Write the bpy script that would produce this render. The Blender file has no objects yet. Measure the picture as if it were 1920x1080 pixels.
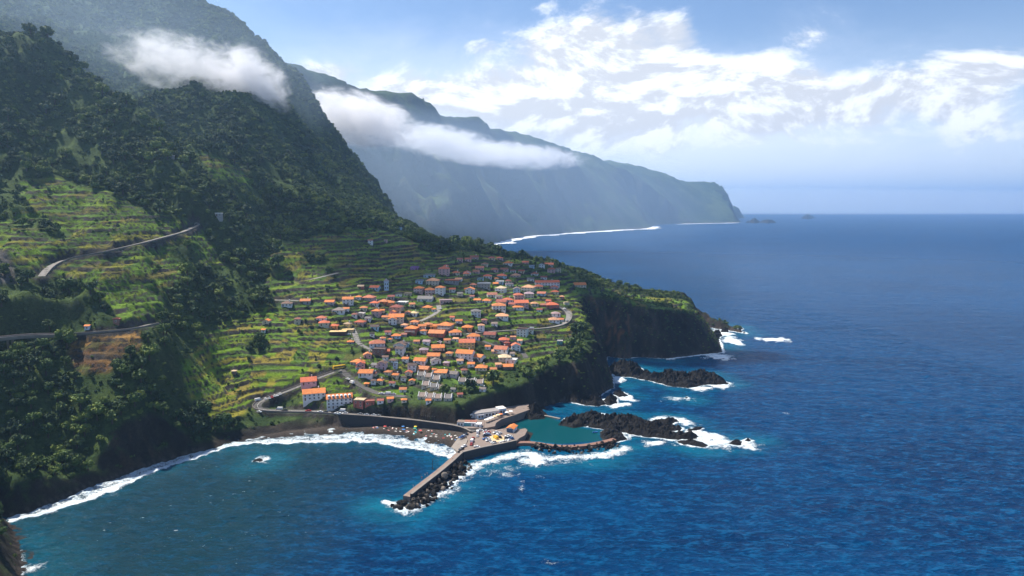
import bpy, math, random
import numpy as np
from math import radians as R
random.seed(7); rng = np.random.default_rng(7)
scene = bpy.context.scene
C = scene.collection
# ------------------------------------------------------------------ camera
CAM_H = 160.0; FPX = 1280.0; PITCH = math.atan(154 / FPX)
cam_d = bpy.data.cameras.new('camera'); cam = bpy.data.objects.new('camera', cam_d); C.objects.link(cam)
cam_d.sensor_width = 36.0; cam_d.lens = 36.0 * FPX / 1920.0
cam_d.clip_start = 1.0; cam_d.clip_end = 80000.0
cam.location = (0, 0, CAM_H); cam.rotation_euler = (math.pi / 2 - PITCH, 0, 0)
scene.camera = cam
# ------------------------------------------------------------------ light
SUN_EL, SUN_AZ = R(57), R(-60)          # azimuth measured from the view direction, negative = to the left
SUN_DIR = (math.cos(SUN_EL) * math.sin(SUN_AZ), math.cos(SUN_EL) * math.cos(SUN_AZ), math.sin(SUN_EL))
sun_d = bpy.data.lights.new('sun', 'SUN'); sun = bpy.data.objects.new('sun', sun_d); C.objects.link(sun)
sun_d.energy = 5.0; sun_d.angle = R(0.5); sun_d.color = (1.0, 0.93, 0.82)
sun.rotation_euler = (math.pi / 2 - SUN_EL, 0, math.pi - SUN_AZ)
sun.location = (-400, 200, 900)
scene.view_settings.view_transform = 'Standard'; scene.view_settings.look = 'None'
scene.view_settings.exposure = 0.8; scene.view_settings.gamma = 1.0
cy = scene.cycles
cy.use_denoising = True
try: cy.denoiser = 'OPENIMAGEDENOISE'
except Exception: pass
cy.max_bounces = 6; cy.diffuse_bounces = 2; cy.glossy_bounces = 2; cy.transmission_bounces = 2
cy.volume_bounces = 4; cy.transparent_max_bounces = 6
cy.sample_clamp_direct = 12.0; cy.sample_clamp_indirect = 4.0
cy.volume_step_rate = 1.0; cy.volume_max_steps = 256
cy.use_adaptive_sampling = True; cy.adaptive_threshold = 0.02
# ------------------------------------------------------------------ pixel helpers (photo pixels -> points in the place)
cP, sP = math.cos(PITCH), math.sin(PITCH)
def ray(px, py):
    u = (px - 960) / FPX; v = (540 - py) / FPX
    return u, cP + v * sP, -sP + v * cP
def P(px, py, d):
    x, y, z = ray(px, py); k = d / y
    return (x * k, d, CAM_H + z * k)
def G(px, py, z=0.0):
    x, y, zz = ray(px, py); k = (z - CAM_H) / zz
    return (x * k, y * k)
def proj(x, y, z):
    zz = z - CAM_H
    f = np.maximum(y * cP - zz * sP, 1.0); u = y * sP + zz * cP
    return 960 + FPX * x / f, 540 - FPX * u / f
# ------------------------------------------------------------------ numpy tools
def hash2(ix, iy, s):
    h = (ix.astype(np.int64) * 374761393 + iy.astype(np.int64) * 668265263 + s * 974711) & 0x7fffffff
    h = ((h ^ (h >> 13)) * 1274126177) & 0x7fffffff
    return ((h ^ (h >> 16)) & 0xffffff) / float(0xffffff)
def vnoise(x, y, s=0):
    x0 = np.floor(x); y0 = np.floor(y); fx = x - x0; fy = y - y0
    fx = fx * fx * fx * (fx * (fx * 6 - 15) + 10); fy = fy * fy * fy * (fy * (fy * 6 - 15) + 10)
    a = hash2(x0, y0, s); b = hash2(x0 + 1, y0, s); c = hash2(x0, y0 + 1, s); d = hash2(x0 + 1, y0 + 1, s)
    return (a + (b - a) * fx) * (1 - fy) + (c + (d - c) * fx) * fy
def fbm(x, y, s=0, o=4, ridged=False):
    t = 0; a = 0.5; n = 0
    for k in range(o):
        v = vnoise(x + 17.3 * k, y - 9.1 * k, s + k)
        if ridged: v = 1 - np.abs(2 * v - 1)
        t = t + a * v; n += a; a *= 0.5; x = x * 2.03 + y * 0.31; y = y * 2.03 - x * 0.15
    return t / n
def sstep(a, b, x):
    t = np.clip((x - a) / (b - a), 0, 1); return t * t * (3 - 2 * t)
def in_poly(x, y, poly):
    r = np.zeros(x.shape, bool); n = len(poly); j = n - 1
    for i in range(n):
        xi, yi = poly[i][:2]; xj, yj = poly[j][:2]
        if yi != yj:
            c = ((yi > y) != (yj > y)) & (x < (xj - xi) * (y - yi) / (yj - yi) + xi)
            r ^= c
        j = i
    return r
def line_dist(x, y, pts, closed=False):
    best = np.full(x.shape, 1e18); n = len(pts)
    for i in range(n if closed else n - 1):
        ax, ay = pts[i][:2]; bx, by = pts[(i + 1) % n][:2]
        dx, dy = bx - ax, by - ay; L = dx * dx + dy * dy + 1e-9
        t = np.clip(((x - ax) * dx + (y - ay) * dy) / L, 0, 1)
        best = np.minimum(best, (x - ax - t * dx) ** 2 + (y - ay - t * dy) ** 2)
    return np.sqrt(best)
def sdf(x, y, poly):          # positive inside
    d = line_dist(x, y, poly, True)
    return np.where(in_poly(x, y, poly), d, -d)
def tps_fit(pts, lam=30.0):
    p = np.array(pts, float); n = len(p); S = 500.0
    xy = p[:, :2] / S
    r2 = ((xy[:, None] - xy[None]) ** 2).sum(-1)
    K = 0.5 * r2 * np.log(r2 + 1e-12)
    A = np.zeros((n + 3, n + 3)); A[:n, :n] = K + np.eye(n) * lam * 1e-5
    A[:n, n] = 1; A[:n, n + 1:] = xy; A[n, :n] = 1; A[n + 1:, :n] = xy.T
    w = np.linalg.solve(A, np.concatenate([p[:, 2], [0, 0, 0]]))
    def f(x, y):
        x = x / S; y = y / S
        o = w[n] + w[n + 1] * x + w[n + 2] * y
        for i in range(n):
            r2 = (x - xy[i, 0]) ** 2 + (y - xy[i, 1]) ** 2
            o = o + w[i] * 0.5 * r2 * np.log(r2 + 1e-12)
        return o
    return f
def bil(gx, gy, gz, x, y):      # bilinear lookup in a tensor grid gz[iy, ix]
    ix = np.clip(np.searchsorted(gx, x) - 1, 0, len(gx) - 2); iy = np.clip(np.searchsorted(gy, y) - 1, 0, len(gy) - 2)
    fx = np.clip((x - gx[ix]) / (gx[ix + 1] - gx[ix]), 0, 1); fy = np.clip((y - gy[iy]) / (gy[iy + 1] - gy[iy]), 0, 1)
    return (gz[iy, ix] * (1 - fx) + gz[iy, ix + 1] * fx) * (1 - fy) + (gz[iy + 1, ix] * (1 - fx) + gz[iy + 1, ix + 1] * fx) * fy
def axis(segs):
    out = []
    for a, b, s0, s1 in segs:
        t = a
        while t < b - 1e-6:
            out.append(t); t += s0 + (s1 - s0) * (t - a) / (b - a)
    out.append(segs[-1][1]); return np.array(out)
def grid_mesh(name, gx, gy, Z, keep=None):
    nx, ny = len(gx), len(gy)
    X, Y = np.meshgrid(gx, gy)
    co = np.stack([X, Y, Z], -1).reshape(-1, 3).astype(np.float32)
    idx = np.arange(nx * ny).reshape(ny, nx)
    q = np.stack([idx[:-1, :-1], idx[:-1, 1:], idx[1:, 1:], idx[1:, :-1]], -1).reshape(-1, 4)
    if keep is not None:
        q = q[keep[q].any(1)]
        used = np.unique(q); m = np.full(nx * ny, -1); m[used] = np.arange(len(used)); q = m[q]; co = co[used]
    else: used = np.arange(nx * ny)
    me = bpy.data.meshes.new(name)
    me.vertices.add(len(co)); me.vertices.foreach_set('co', co.ravel())
    me.loops.add(q.size); me.loops.foreach_set('vertex_index', q.ravel().astype(np.int32))
    me.polygons.add(len(q)); me.polygons.foreach_set('loop_start', (np.arange(len(q)) * 4).astype(np.int32))
    me.polygons.foreach_set('use_smooth', np.ones(len(q), bool))
    me.update(calc_edges=True)
    return me, used
def add_attr(me, name, v):
    a = me.attributes.new(name, 'FLOAT', 'POINT'); a.data.foreach_set('value', np.ascontiguousarray(v, dtype=np.float32).ravel())
def add_col(me, name, v):
    a = me.attributes.new(name, 'FLOAT_COLOR', 'POINT')
    v4 = np.ones((len(v), 4), np.float32); v4[:, :3] = v; a.data.foreach_set('color', v4.ravel())
# ------------------------------------------------------------------ object tools
def tag(o, label=None, cat=None, group=None, kind=None):
    if label: o['label'] = label
    if cat: o['category'] = cat
    if group: o['group'] = group
    if kind: o['kind'] = kind
    return o
def link(name, me, mat=None, parent=None):
    o = bpy.data.objects.new(name, me); C.objects.link(o)
    if mat is not None and len(me.materials) == 0: me.materials.append(mat)
    if parent is not None: o.parent = parent
    return o
def empty(name, loc=(0, 0, 0), rz=0.0):
    o = bpy.data.objects.new(name, None); C.objects.link(o); o.location = loc; o.rotation_euler = (0, 0, rz)
    o.empty_display_size = 0.5
    return o
class MB:
    """collects simple shaped pieces into ONE mesh"""
    def __init__(s): s.v = []; s.f = []; s.m = []; s.mi = 0
    def poly(s, pts, faces):
        b = len(s.v); s.v += [tuple(p) for p in pts]
        for f in faces: s.f.append(tuple(b + i for i in f)); s.m.append(s.mi)
    def box(s, x0, x1, y0, y1, z0, z1):
        s.poly([(x0, y0, z0), (x1, y0, z0), (x1, y1, z0), (x0, y1, z0), (x0, y0, z1), (x1, y0, z1), (x1, y1, z1), (x0, y1, z1)],
               [(3, 2, 1, 0), (4, 5, 6, 7), (0, 1, 5, 4), (1, 2, 6, 5), (2, 3, 7, 6), (3, 0, 4, 7)])
    def prism(s, pts, z0, z1):
        n = len(pts)
        a = sum(pts[i][0] * pts[(i + 1) % n][1] - pts[(i + 1) % n][0] * pts[i][1] for i in range(n))
        if a < 0: pts = pts[::-1]
        s.poly([(p[0], p[1], z0) for p in pts] + [(p[0], p[1], z1) for p in pts],
               [tuple(range(n - 1, -1, -1)), tuple(range(n, 2 * n))] + [(i, (i + 1) % n, n + (i + 1) % n, n + i) for i in range(n)])
    def tube(s, pts, rad, n=8):
        rad = rad if isinstance(rad, (list, tuple)) else [rad] * len(pts)
        rings = []
        for i, p in enumerate(pts):
            a = np.array(pts[max(i - 1, 0)], float); b = np.array(pts[min(i + 1, len(pts) - 1)], float)
            t = b - a; t /= np.linalg.norm(t) + 1e-9
            h = np.array((0, 0, 1.0)) if abs(t[2]) < 0.9 else np.array((1.0, 0, 0))
            e1 = np.cross(t, h); e1 /= np.linalg.norm(e1); e2 = np.cross(t, e1)
            rings.append([tuple(np.array(p) + rad[i] * (math.cos(k * 2 * math.pi / n) * e1 + math.sin(k * 2 * math.pi / n) * e2)) for k in range(n)])
        v = [q for r in rings for q in r]; f = []
        for i in range(len(rings) - 1):
            for k in range(n): f.append((i * n + k, i * n + (k + 1) % n, (i + 1) * n + (k + 1) % n, (i + 1) * n + k))
        f.append(tuple(range(n - 1, -1, -1))); f.append(tuple((len(rings) - 1) * n + k for k in range(n)))
        s.poly(v, f)
    def mesh(s, name, mats=()):
        me = bpy.data.meshes.new(name); me.from_pydata(s.v, [], s.f)
        for m in mats: me.materials.append(m)
        if len(mats) > 1: me.polygons.foreach_set('material_index', s.m)
        me.update(); return me
    def build(s, name, mat, parent=None): return link(name, s.mesh(name, [mat] if mat else []), None, parent)
# ------------------------------------------------------------------ node tools
def newmat(name):
    m = bpy.data.materials.new(name); m.use_nodes = True; nt = m.node_tree
    return m, nt, nt.nodes['Principled BSDF'], nt.nodes['Material Output']
class NT:
    def __init__(s, nt): s.nt = nt
    def n(s, t, **k):
        o = s.nt.nodes.new(t)
        for a, b in k.items(): setattr(o, a, b)
        return o
    def l(s, a, b): s.nt.links.new(a, b)
    def setin(s, i, v):
        if isinstance(v, bpy.types.NodeSocket): s.l(v, i)
        elif v is not None:
            if hasattr(i.default_value, '__len__') and isinstance(v, (tuple, list)) and len(v) == 3 and len(i.default_value) == 4: v = (*v, 1)
            i.default_value = v
    def math(s, op, a, b=None, c=None, clamp=False):
        o = s.n('ShaderNodeMath', operation=op); o.use_clamp = clamp
        s.setin(o.inputs[0], a); s.setin(o.inputs[1], b); s.setin(o.inputs[2], c); return o.outputs[0]
    def mix(s, f, a, b, blend='MIX'):
        o = s.n('ShaderNodeMix', data_type='RGBA', blend_type=blend)
        s.setin(o.inputs[0], f); s.setin(o.inputs[6], a); s.setin(o.inputs[7], b); return o.outputs[2]
    def ramp(s, f, a, b, c=0.0, d=1.0, smooth=True):
        o = s.n('ShaderNodeMapRange', interpolation_type='SMOOTHSTEP' if smooth else 'LINEAR'); o.clamp = True
        s.setin(o.inputs[0], f); s.setin(o.inputs[1], a); s.setin(o.inputs[2], b); s.setin(o.inputs[3], c); s.setin(o.inputs[4], d); return o.outputs[0]
    def noise(s, vec, scale, detail=4.0, rough=0.55, dist=0.0, out=0):
        o = s.n('ShaderNodeTexNoise'); s.setin(o.inputs['Vector'], vec); s.setin(o.inputs['Scale'], scale)
        o.inputs['Detail'].default_value = detail; o.inputs['Roughness'].default_value = rough; o.inputs['Distortion'].default_value = dist
        return o.outputs[out]
    def vec(s, op, a, b=None, c=None):
        o = s.n('ShaderNodeVectorMath', operation=op); s.setin(o.inputs[0], a)
        if b is not None: s.setin(o.inputs[1], b)
        if c is not None: s.setin(o.inputs[3 if op == 'SCALE' else 2], c)
        return o.outputs['Value' if op in ('LENGTH', 'DOT_PRODUCT', 'DISTANCE') else 'Vector']
    def attr(s, name, out='Fac', kind='GEOMETRY'):
        o = s.n('ShaderNodeAttribute', attribute_name=name); o.attribute_type = kind; return o.outputs[out]
    def bump(s, h, strength=0.5, dist=1.0, nrm=None):
        o = s.n('ShaderNodeBump'); s.setin(o.inputs['Height'], h); s.setin(o.inputs['Strength'], strength); s.setin(o.inputs['Distance'], dist)
        if nrm is not None: s.l(nrm, o.inputs['Normal'])
        return o.outputs[0]
    def pos(s): return s.n('ShaderNodeNewGeometry').outputs['Position']
def simple(name, col, rough=0.8, var=0.25, scale=0.6, metal=0.0):
    """plain procedural material: base colour broken up by two noises"""
    m, nt, b, out = newmat(name); t = NT(nt); p = t.pos()
    f = t.noise(p, scale, 5, 0.6); g = t.noise(p, scale * 7, 3, 0.6)
    k = t.math('ADD', t.math('MULTIPLY', f, var * 1.3), t.math('MULTIPLY', g, var * 0.7))
    k = t.math('ADD', k, 1 - var)
    c = t.vec('SCALE', (*col,), c=k)
    t.l(c, b.inputs['Base Color']); b.inputs['Roughness'].default_value = rough; b.inputs['Metallic'].default_value = metal
    return m
# ------------------------------------------------------------------ world
world = bpy.data.worlds.new('World'); scene.world = world; world.use_nodes = True
def build_world():
    nt = world.node_tree; t = NT(nt); bg = nt.nodes['Background']
    sky = t.n('ShaderNodeTexSky', sky_type='NISHITA'); sky.sun_disc = False
    sky.sun_elevation = SUN_EL; sky.sun_rotation = SUN_AZ; sky.altitude = 100.0
    sky.air_density = 1.0; sky.dust_density = 0.7; sky.ozone_density = 2.0
    d = t.n('ShaderNodeTexCoord').outputs['Generated']
    sep = t.n('ShaderNodeSeparateXYZ'); t.l(d, sep.inputs[0]); X, Y, Z = sep.outputs
    az = t.math('ARCTAN2', X, Y); el = t.math('ARCSINE', Z)
    # cumulus field: noise on a sky dome stretched sideways, given its own places by broad mounds
    cv = t.n('ShaderNodeCombineXYZ'); t.l(t.math('MULTIPLY', az, 1.0), cv.inputs[0]); t.l(t.math('MULTIPLY', el, 1.9), cv.inputs[1]); cv.inputs[2].default_value = 3.7
    n1 = t.noise(cv.outputs[0], 6.0, 11, 0.64, 0.35)
    off = t.vec('ADD', cv.outputs[0], (-0.012, 0.022, 0.0))
    n2 = t.noise(off, 6.0, 8, 0.64, 0.35)
    def mound(px, py, sx, sy, amp, rot=0.0):
        a0 = math.atan((px - 960) / FPX / (cP + (540 - py) / FPX * sP)); r = ray(px, py); e0 = math.asin(r[2] / math.sqrt(r[0] ** 2 + r[1] ** 2 + r[2] ** 2))
        da = t.math('SUBTRACT', az, a0); de = t.math('SUBTRACT', el, e0)
        c, s = math.cos(rot), math.sin(rot)
        u = t.math('ADD', t.math('MULTIPLY', da, c), t.math('MULTIPLY', de, s)); v = t.math('SUBTRACT', t.math('MULTIPLY', de, c), t.math('MULTIPLY', da, s))
        q = t.math('ADD', t.math('POWER', t.math('DIVIDE', u, sx / FPX), 2.0), t.math('POWER', t.math('DIVIDE', v, sy / FPX), 2.0))
        return t.math('MULTIPLY', t.math('EXPONENT', t.math('MULTIPLY', q, -1.0)), amp)
    mounds = [mound(*a) for a in SKY_MOUNDS]
    M = mounds[0]
    for m in mounds[1:]: M = t.math('ADD', M, m)
    n1c = t.math('ADD', t.math('MULTIPLY', t.math('SUBTRACT', n1, 0.5), 1.7), 0.5); n2c = t.math('ADD', t.math('MULTIPLY', t.math('SUBTRACT', n2, 0.5), 1.7), 0.5)
    dens = t.math('ADD', n1c, t.math('SUBTRACT', M, SKY_BIAS))
    cover = t.ramp(dens, 0.45, 0.76)
    dens2 = t.math('ADD', n2c, t.math('SUBTRACT', M, SKY_BIAS))
    lit = t.ramp(t.math('SUBTRACT', dens, dens2), -0.08, 0.08, 0.74, 1.15)
    # broad thin veil low over the sea
    veil = t.ramp(t.math('ADD', t.math('MULTIPLY', n1, 0.5), mound(1000, 290, 760, 190, 0.85)), 0.35, 1.0, 0.0, 0.8)
    low = t.ramp(el, -0.01, 0.26, 0.75, 0.0)
    w = t.vec('SCALE', SKY_CLOUD, c=lit)
    base = t.mix(1.0, sky.outputs[0], SKY_TINT, 'MULTIPLY')
    c = t.mix(low, base, SKY_LOW)
    c = t.mix(veil, c, SKY_VEIL)
    c = t.mix(t.math('MULTIPLY', cover, 0.92), c, w)
    t.l(c, bg.inputs[0]); bg.inputs[1].default_value = 0.075
SKY_BIAS = 0.34
SKY_MOUNDS = [(1120, 80, 130, 62, 0.44), (1280, 70, 80, 75, 0.40), (1200, 170, 300, 80, 0.40), (1440, 100, 110, 26, 0.34, 0.35),
              (900, 85, 40, 16, 0.30), (1010, 10, 40, 14, 0.34), (780, 165, 230, 50, 0.38), (620, 135, 60, 18, 0.22), (1500, 185, 110, 38, 0.34),
              (1740, 150, 140, 66, 0.40), (1880, 120, 110, 40, 0.34, 0.3), (1300, 235, 600, 70, 0.30), (1000, 250, 330, 90, 0.34), (1850, 230, 160, 40, 0.2), (1060, 90, 60, 40, 0.2)]
SKY_CLOUD = (8.6, 8.8, 9.3); SKY_VEIL = (8.6, 9.2, 10.6); SKY_LOW = (7.6, 8.5, 9.8); SKY_TINT = (0.93, 1.0, 1.12)
build_world()
def smooth_line(pts, step=3.0):
    p = np.array(pts, float); s = np.concatenate([[0], np.cumsum(np.linalg.norm(np.diff(p[:, :2], axis=0), axis=1))])
    n = max(int(s[-1] / step), 2); t = np.linspace(0, s[-1], n); o = np.stack([np.interp(t, s, p[:, i]) for i in range(p.shape[1])], 1)
    for _ in range(6):
        o[1:-1] = 0.25 * o[:-2] + 0.5 * o[1:-1] + 0.25 * o[2:]
    return o
# ------------------------------------------------------------------ near land: control points (photo pixel, metres ahead)
CTRL = [(0,955,290),(0,800,380),(0,700,400),(0,672,417),(60,655,430),(0,520,470),(0,450,520),(0,380,560),(0,300,610),(0,200,690),(0,75,800),
 (150,850,390),(150,780,405),(150,700,425),(150,627,450),(150,560,480),(150,480,530),(150,400,600),(150,330,660),(150,250,730),(150,157,800),
 (80,110,800),(60,250,700),(60,350,600),(60,560,460),
 (300,690,450),(300,640,470),(300,600,495),(300,540,530),(300,480,570),(300,430,610),(300,370,660),(300,320,695),(300,272,712),(215,195,770),
 (250,300,705),(312,292,712),(322,310,735),
 (240,800,402),(240,730,425),(350,790,445),(350,730,470),(360,690,480),
 (440,770,478),(400,720,505),(400,660,530),(400,610,555),(400,560,580),(400,500,620),(400,450,650),(400,400,690),(400,340,740),(400,300,790),
 (470,440,715),(450,480,660),(440,530,610),(350,520,560),
 (400,250,950),(400,180,1100),(400,100,1250),(400,26,1370),(340,0,1420),(200,150,1150),(200,50,1350),(200,0,1450),(0,0,1300),(0,50,1150),
 (300,200,1000),(100,100,1150),(300,100,1230),(430,50,1365),(480,92,1340),
 (200,-70,1560),(0,-70,1450),(-200,-60,1350),(-200,100,950),(-200,300,640),(-200,500,470),(-200,700,370),(-200,900,290),(-100,1000,260),
 (530,130,1300),(560,175,1260),(590,230,1220),(620,290,1180),(660,340,1130),(700,385,1080),(760,430,1000),(800,450,950),
 (460,227,1000),(500,270,960),(530,310,930),(580,365,890),(640,400,885),(450,320,855),(430,290,860),(560,280,1055),(600,350,1010),(520,200,1130),
 (500,765,500),(500,700,525),(500,650,550),(500,600,580),(500,560,610),(500,520,650),(500,470,700),(500,430,745),(500,400,790),(500,360,830),
 (620,768,492),(620,720,512),(620,670,540),(620,620,575),(620,570,615),(620,520,670),(620,470,740),(620,430,800),
 (740,753,494),(680,757,494),(800,757,497),(850,757,502),(740,720,520),(740,670,550),(740,620,590),(740,570,640),(740,520,710),(740,480,770),(740,450,835),
 (860,745,512),(860,690,545),(860,640,580),(860,590,625),(860,540,690),(860,500,760),(860,463,855),(830,455,880),
 (950,700,545),(950,650,585),(950,600,630),(950,550,700),(950,510,780),(950,487,840),
 (1060,580,670),(1060,610,640),(1050,540,740),(1050,513,810),(1090,600,660),(1010,660,585),
 (1130,548,800),(1280,570,830),(1200,560,830),(1350,590,800)]
pts3 = [P(*c) for c in CTRL]
# hidden ground behind ridges and beyond the peninsula
pts3 += [(-512,880,252),(-600,850,290),(-690,930,320),(-750,980,330),(-400,830,205),(-300,1450,180),(-200,1300,70),(-450,1650,330),(-100,1100,45),(-350,1800,150),
         (-800,1800,600),(-1200,1800,620),(-1300,1300,600),(-1300,800,540),(-1200,400,420),(-900,300,260),(-700,250,180),(-420,200,60),
         (-20,930,95),(80,900,78),(150,930,52),(250,930,42),(330,850,42),(200,700,48),(120,640,52),(100,560,40),(0,480,15),(-120,440,5),(50,1000,50),(-60,1000,85),(-140,1080,110)]
tpsA = tps_fit(pts3, 30)
RIDGES = [([(-80,10,805),(0,72,800),(80,111,800),(150,156,800),(215,194,770),(270,241,730),(316,288,712)], 1.05),
 ([(440,207,1040),(460,227,1000),(500,270,960),(530,310,930),(580,365,890),(645,405,880)], 1.1),
 ([(530,128,1300),(560,173,1260),(590,229,1220),(620,289,1180),(660,339,1130),(700,384,1080),(760,430,1000)], 1.25)]
def ridge_top(A, B, ridges, sharp=14.0, n=None):
    out = np.full(A.shape, -1e6)
    for pp, sl in ridges:
        l = smooth_line([P(*q) for q in pp], 12.0) if True else None
        best = np.full(A.shape, 1e18); zz = np.zeros(A.shape)
        for q in l:
            d2 = (A - q[0]) ** 2 + (B - q[1]) ** 2; b_ = d2 < best; best[b_] = d2[b_]; zz[b_] = q[2]
        d = np.sqrt(best); out = np.maximum(out, zz - sl * (np.sqrt(d * d + sharp ** 2) - sharp) * (1.0 if n is None else n))
    return out
# ------------------------------------------------------------------ coast (sea level) and cliff foot
promont = [G(-260,1300),G(10,1180),G(34,1090),G(38,1062),G(30,1020),G(16,985),G(-6,968)]
shore = [G(p,q) for p,q in [(16,962),(60,950),(130,925),(180,905),(240,884),(300,864),(360,847),(430,831),(480,826),(520,822),(560,818),(600,815),(650,812),(700,813),(760,820),(820,832),(852,842)]]
quay_side = [G(p,q) for p,q in [(872,858),(930,850),(985,838),(1000,812),(960,800),(938,806),(938,796),(975,782),(1020,768),(1024,758)]]
east = [G(p,q) for p,q in [(1060,752),(1090,755),(1112,748),(1150,727),(1146,700),(1134,683),(1138,668),(1165,672),(1200,670),(1250,673),(1290,668),(1325,664),(1354,661),(1348,640),(1336,622),(1318,612)]]
behind = [(296,850),(285,900),(250,960),(180,985),(110,1010),(60,1080),(-10,1150),(-90,1260),(-120,1400),(-210,1560),(-330,1800),(-420,2100)]
COAST = [(-1600,150),(-420,120)] + promont + shore + quay_side + east + behind + [(-1600,2100)]
foot = [G(p,q,3) for p,q in [(16,960),(60,947),(130,921),(180,900),(240,879),(300,859),(360,842),(430,824),(480,812),(540,803),(600,797)]] + \
       [G(p,q,5) for p,q in [(660,786),(700,786),(760,788),(810,793),(860,797),(880,790),(905,776),(940,766),(985,760),(1012,752)]]
UPLAND = [(-1600,150),(-420,120)] + promont + foot + east + behind + [(-1600,2100)]
# ------------------------------------------------------------------ roads (photo pixels on the ground)
ROADS = {
 'hill_road': ([(78,519),(90,503),(105,493),(130,486),(180,476),(225,466),(270,456),(310,446),(343,436),(362,428),(376,422),(366,419)], 5.0),
 'viaduct_road': ([(118,628),(160,627),(215,623),(240,618),(262,612),(290,608)], 5.5),
 'beach_road': ([(640,694),(595,708),(565,724),(545,733),(522,743),(500,748),(484,755),(476,764),(484,772),(520,773),(575,771),(640,777)], 6.0),
 'branch_road': ([(640,694),(654,708),(672,724),(690,735),(706,741),(760,744)], 5.5),
 'village_lane': ([(660,616),(668,628),(668,643),(676,650),(695,656),(714,662)], 4.5),
 'loop_road': ([(876,627),(920,623),(968,619),(1020,617),(1052,613),(1066,602),(1068,588),(1060,579),(1040,574)], 5.5),
 'east_lane': ([(905,640),(930,652),(975,655),(984,662),(986,672)], 4.5),
 'upper_lane': ([(822,573),(826,580),(818,588),(800,597),(788,603)], 4.5),
 'terrace_lane': ([(555,529),(585,524),(610,517),(634,512)], 4.0),
 'west_lane': ([(496,563),(530,564),(560,565)], 4.0),
}
# terraces, gardens and other ground zones, outlined on the photo and laid on the land
Z_TERR = [[(35,345),(120,335),(200,368),(285,402),(360,418),(330,440),(220,465),(120,490),(80,515),(30,500),(-40,490),(-40,430),(60,400)],
 [(105,508),(200,480),(300,458),(375,428),(405,470),(430,500),(350,503),(325,540),(305,572),(285,600),(240,600),(200,562),(150,532),(104,520)],
 [(130,640),(235,617),(265,622),(268,652),(235,662),(205,700),(135,700),(128,670)],
 [(360,660),(410,610),(470,590),(500,575),(575,600),(610,650),(600,700),(560,740),(470,762),(440,792),(400,795),(345,742),(345,690)],
 [(560,640),(670,640),(700,662),(690,690),(600,705),(560,700)],
 [(500,490),(560,455),(680,432),(760,445),(840,490),(800,522),(700,545),(560,560),(505,545)],
 [(375,290),(430,305),(480,335),(470,350),(400,330)],
 [(500,560),(700,530),(870,470),(1060,510),(1110,545),(1090,600),(1070,640),(1000,695),(940,705),(900,735),(700,765),(560,760),(600,700),(560,640)],
 [(1170,556),(1285,566),(1290,580),(1230,585),(1180,572)], [(1110,540),(1160,548),(1150,565),(1105,560)]]
Z_VILL = Z_TERR[7]
Z_BROWN = Z_TERR[2]; Z_BRIGHT = [Z_TERR[3], Z_TERR[4]]
Z_SCREE = [[(-40,470),(12,472),(26,505),(30,528),(-40,535)]]
# ------------------------------------------------------------------ the near land's grid
gx = axis([(-1500,-460,14,5),(-460,-300,3,1.4),(-300,160,1.4,1.4),(160,340,1.6,3.0)])
gy = axis([(130,320,8,2.0),(320,640,1.35,1.35),(640,900,1.5,2.5),(900,1850,3,9)])
X, Y = np.meshgrid(gx, gy)
cgx = np.linspace(-1520, 360, 260); cgy = np.linspace(110, 1880, 260); CX, CY = np.meshgrid(cgx, cgy)
Zt = bil(cgx, cgy, tpsA(CX, CY), X.ravel(), Y.ravel()).reshape(X.shape)
_rn = 0.8 + 0.45 * fbm(CX / 60, CY / 60, 19, 3)
Zr = bil(cgx, cgy, ridge_top(CX, CY, RIDGES, 14.0, _rn), X.ravel(), Y.ravel()).reshape(X.shape)
_w = sstep(0, 30, Zr - Zt + 12); Zt = np.where(Zr > Zt, Zr, Zt) + 0 * _w
dU = sdf(X, Y, UPLAND); dC = sdf(X, Y, COAST)
# rough ground: folds grow with height above the sea and distance inland
hfac = np.clip((Zt - 90) / 200, 0, 1) * sstep(560, 800, Y - 0.35 * X * (X < 0))
Zt = Zt + hfac * ((fbm(X / 150, Y / 150, 3, 4, True) - 0.55) * 70 + (fbm(X / 38, Y / 38, 9, 4) - 0.5) * 22)
Zt = np.where(Zt > 560, 560 + (Zt - 560) * 0.45, Zt)
_lw = sstep(-180, -290, X - 0.25 * (Y - 480)) * sstep(900, 700, Y)
Zt = Zt + _lw * ((fbm(X / 55 + 3, Y / 55, 23, 4, True) - .55) * 20 + (fbm(X / 17, Y / 17, 27, 3) - .5) * 7) * (1 - .8 * 0)
Zt = Zt + (fbm(X / 45, Y / 45, 21, 4) - 0.5) * 5.0
px_, py_ = proj(X, Y, Zt)
def zmask(polys, soft=7.0):
    m = np.zeros(X.shape)
    for p in polys:
        bx = [q[0] for q in p]; by = [q[1] for q in p]
        s = (px_ > min(bx) - 20) & (px_ < max(bx) + 20) & (py_ > min(by) - 20) & (py_ < max(by) + 20)
        if s.any():
            jx = px_[s] + (fbm(X[s] / 14, Y[s] / 14, 41, 3) - 0.5) * 26; jy = py_[s] + (fbm(X[s] / 14, Y[s] / 14, 47, 3) - 0.5) * 16
            m[s] = np.maximum(m[s], sstep(-soft, soft * 0.3, sdf(jx, jy, p)))
    return m
shelf = np.interp(px_, [590, 640, 700, 760, 860, 930, 1000, 1040], [4, 11, 15, 16, 17, 18, 20, 4]); Zt = np.where((dU > 0) & (Y < 620) & (px_ > 600) & (px_ < 1030), np.maximum(Zt, shelf + dU * .12), Zt)
vis_side = Y < 1000
terr = zmask(Z_TERR) * vis_side; vill = zmask([Z_VILL]) * vis_side
terr *= sstep(4, 14, dU)
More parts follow.
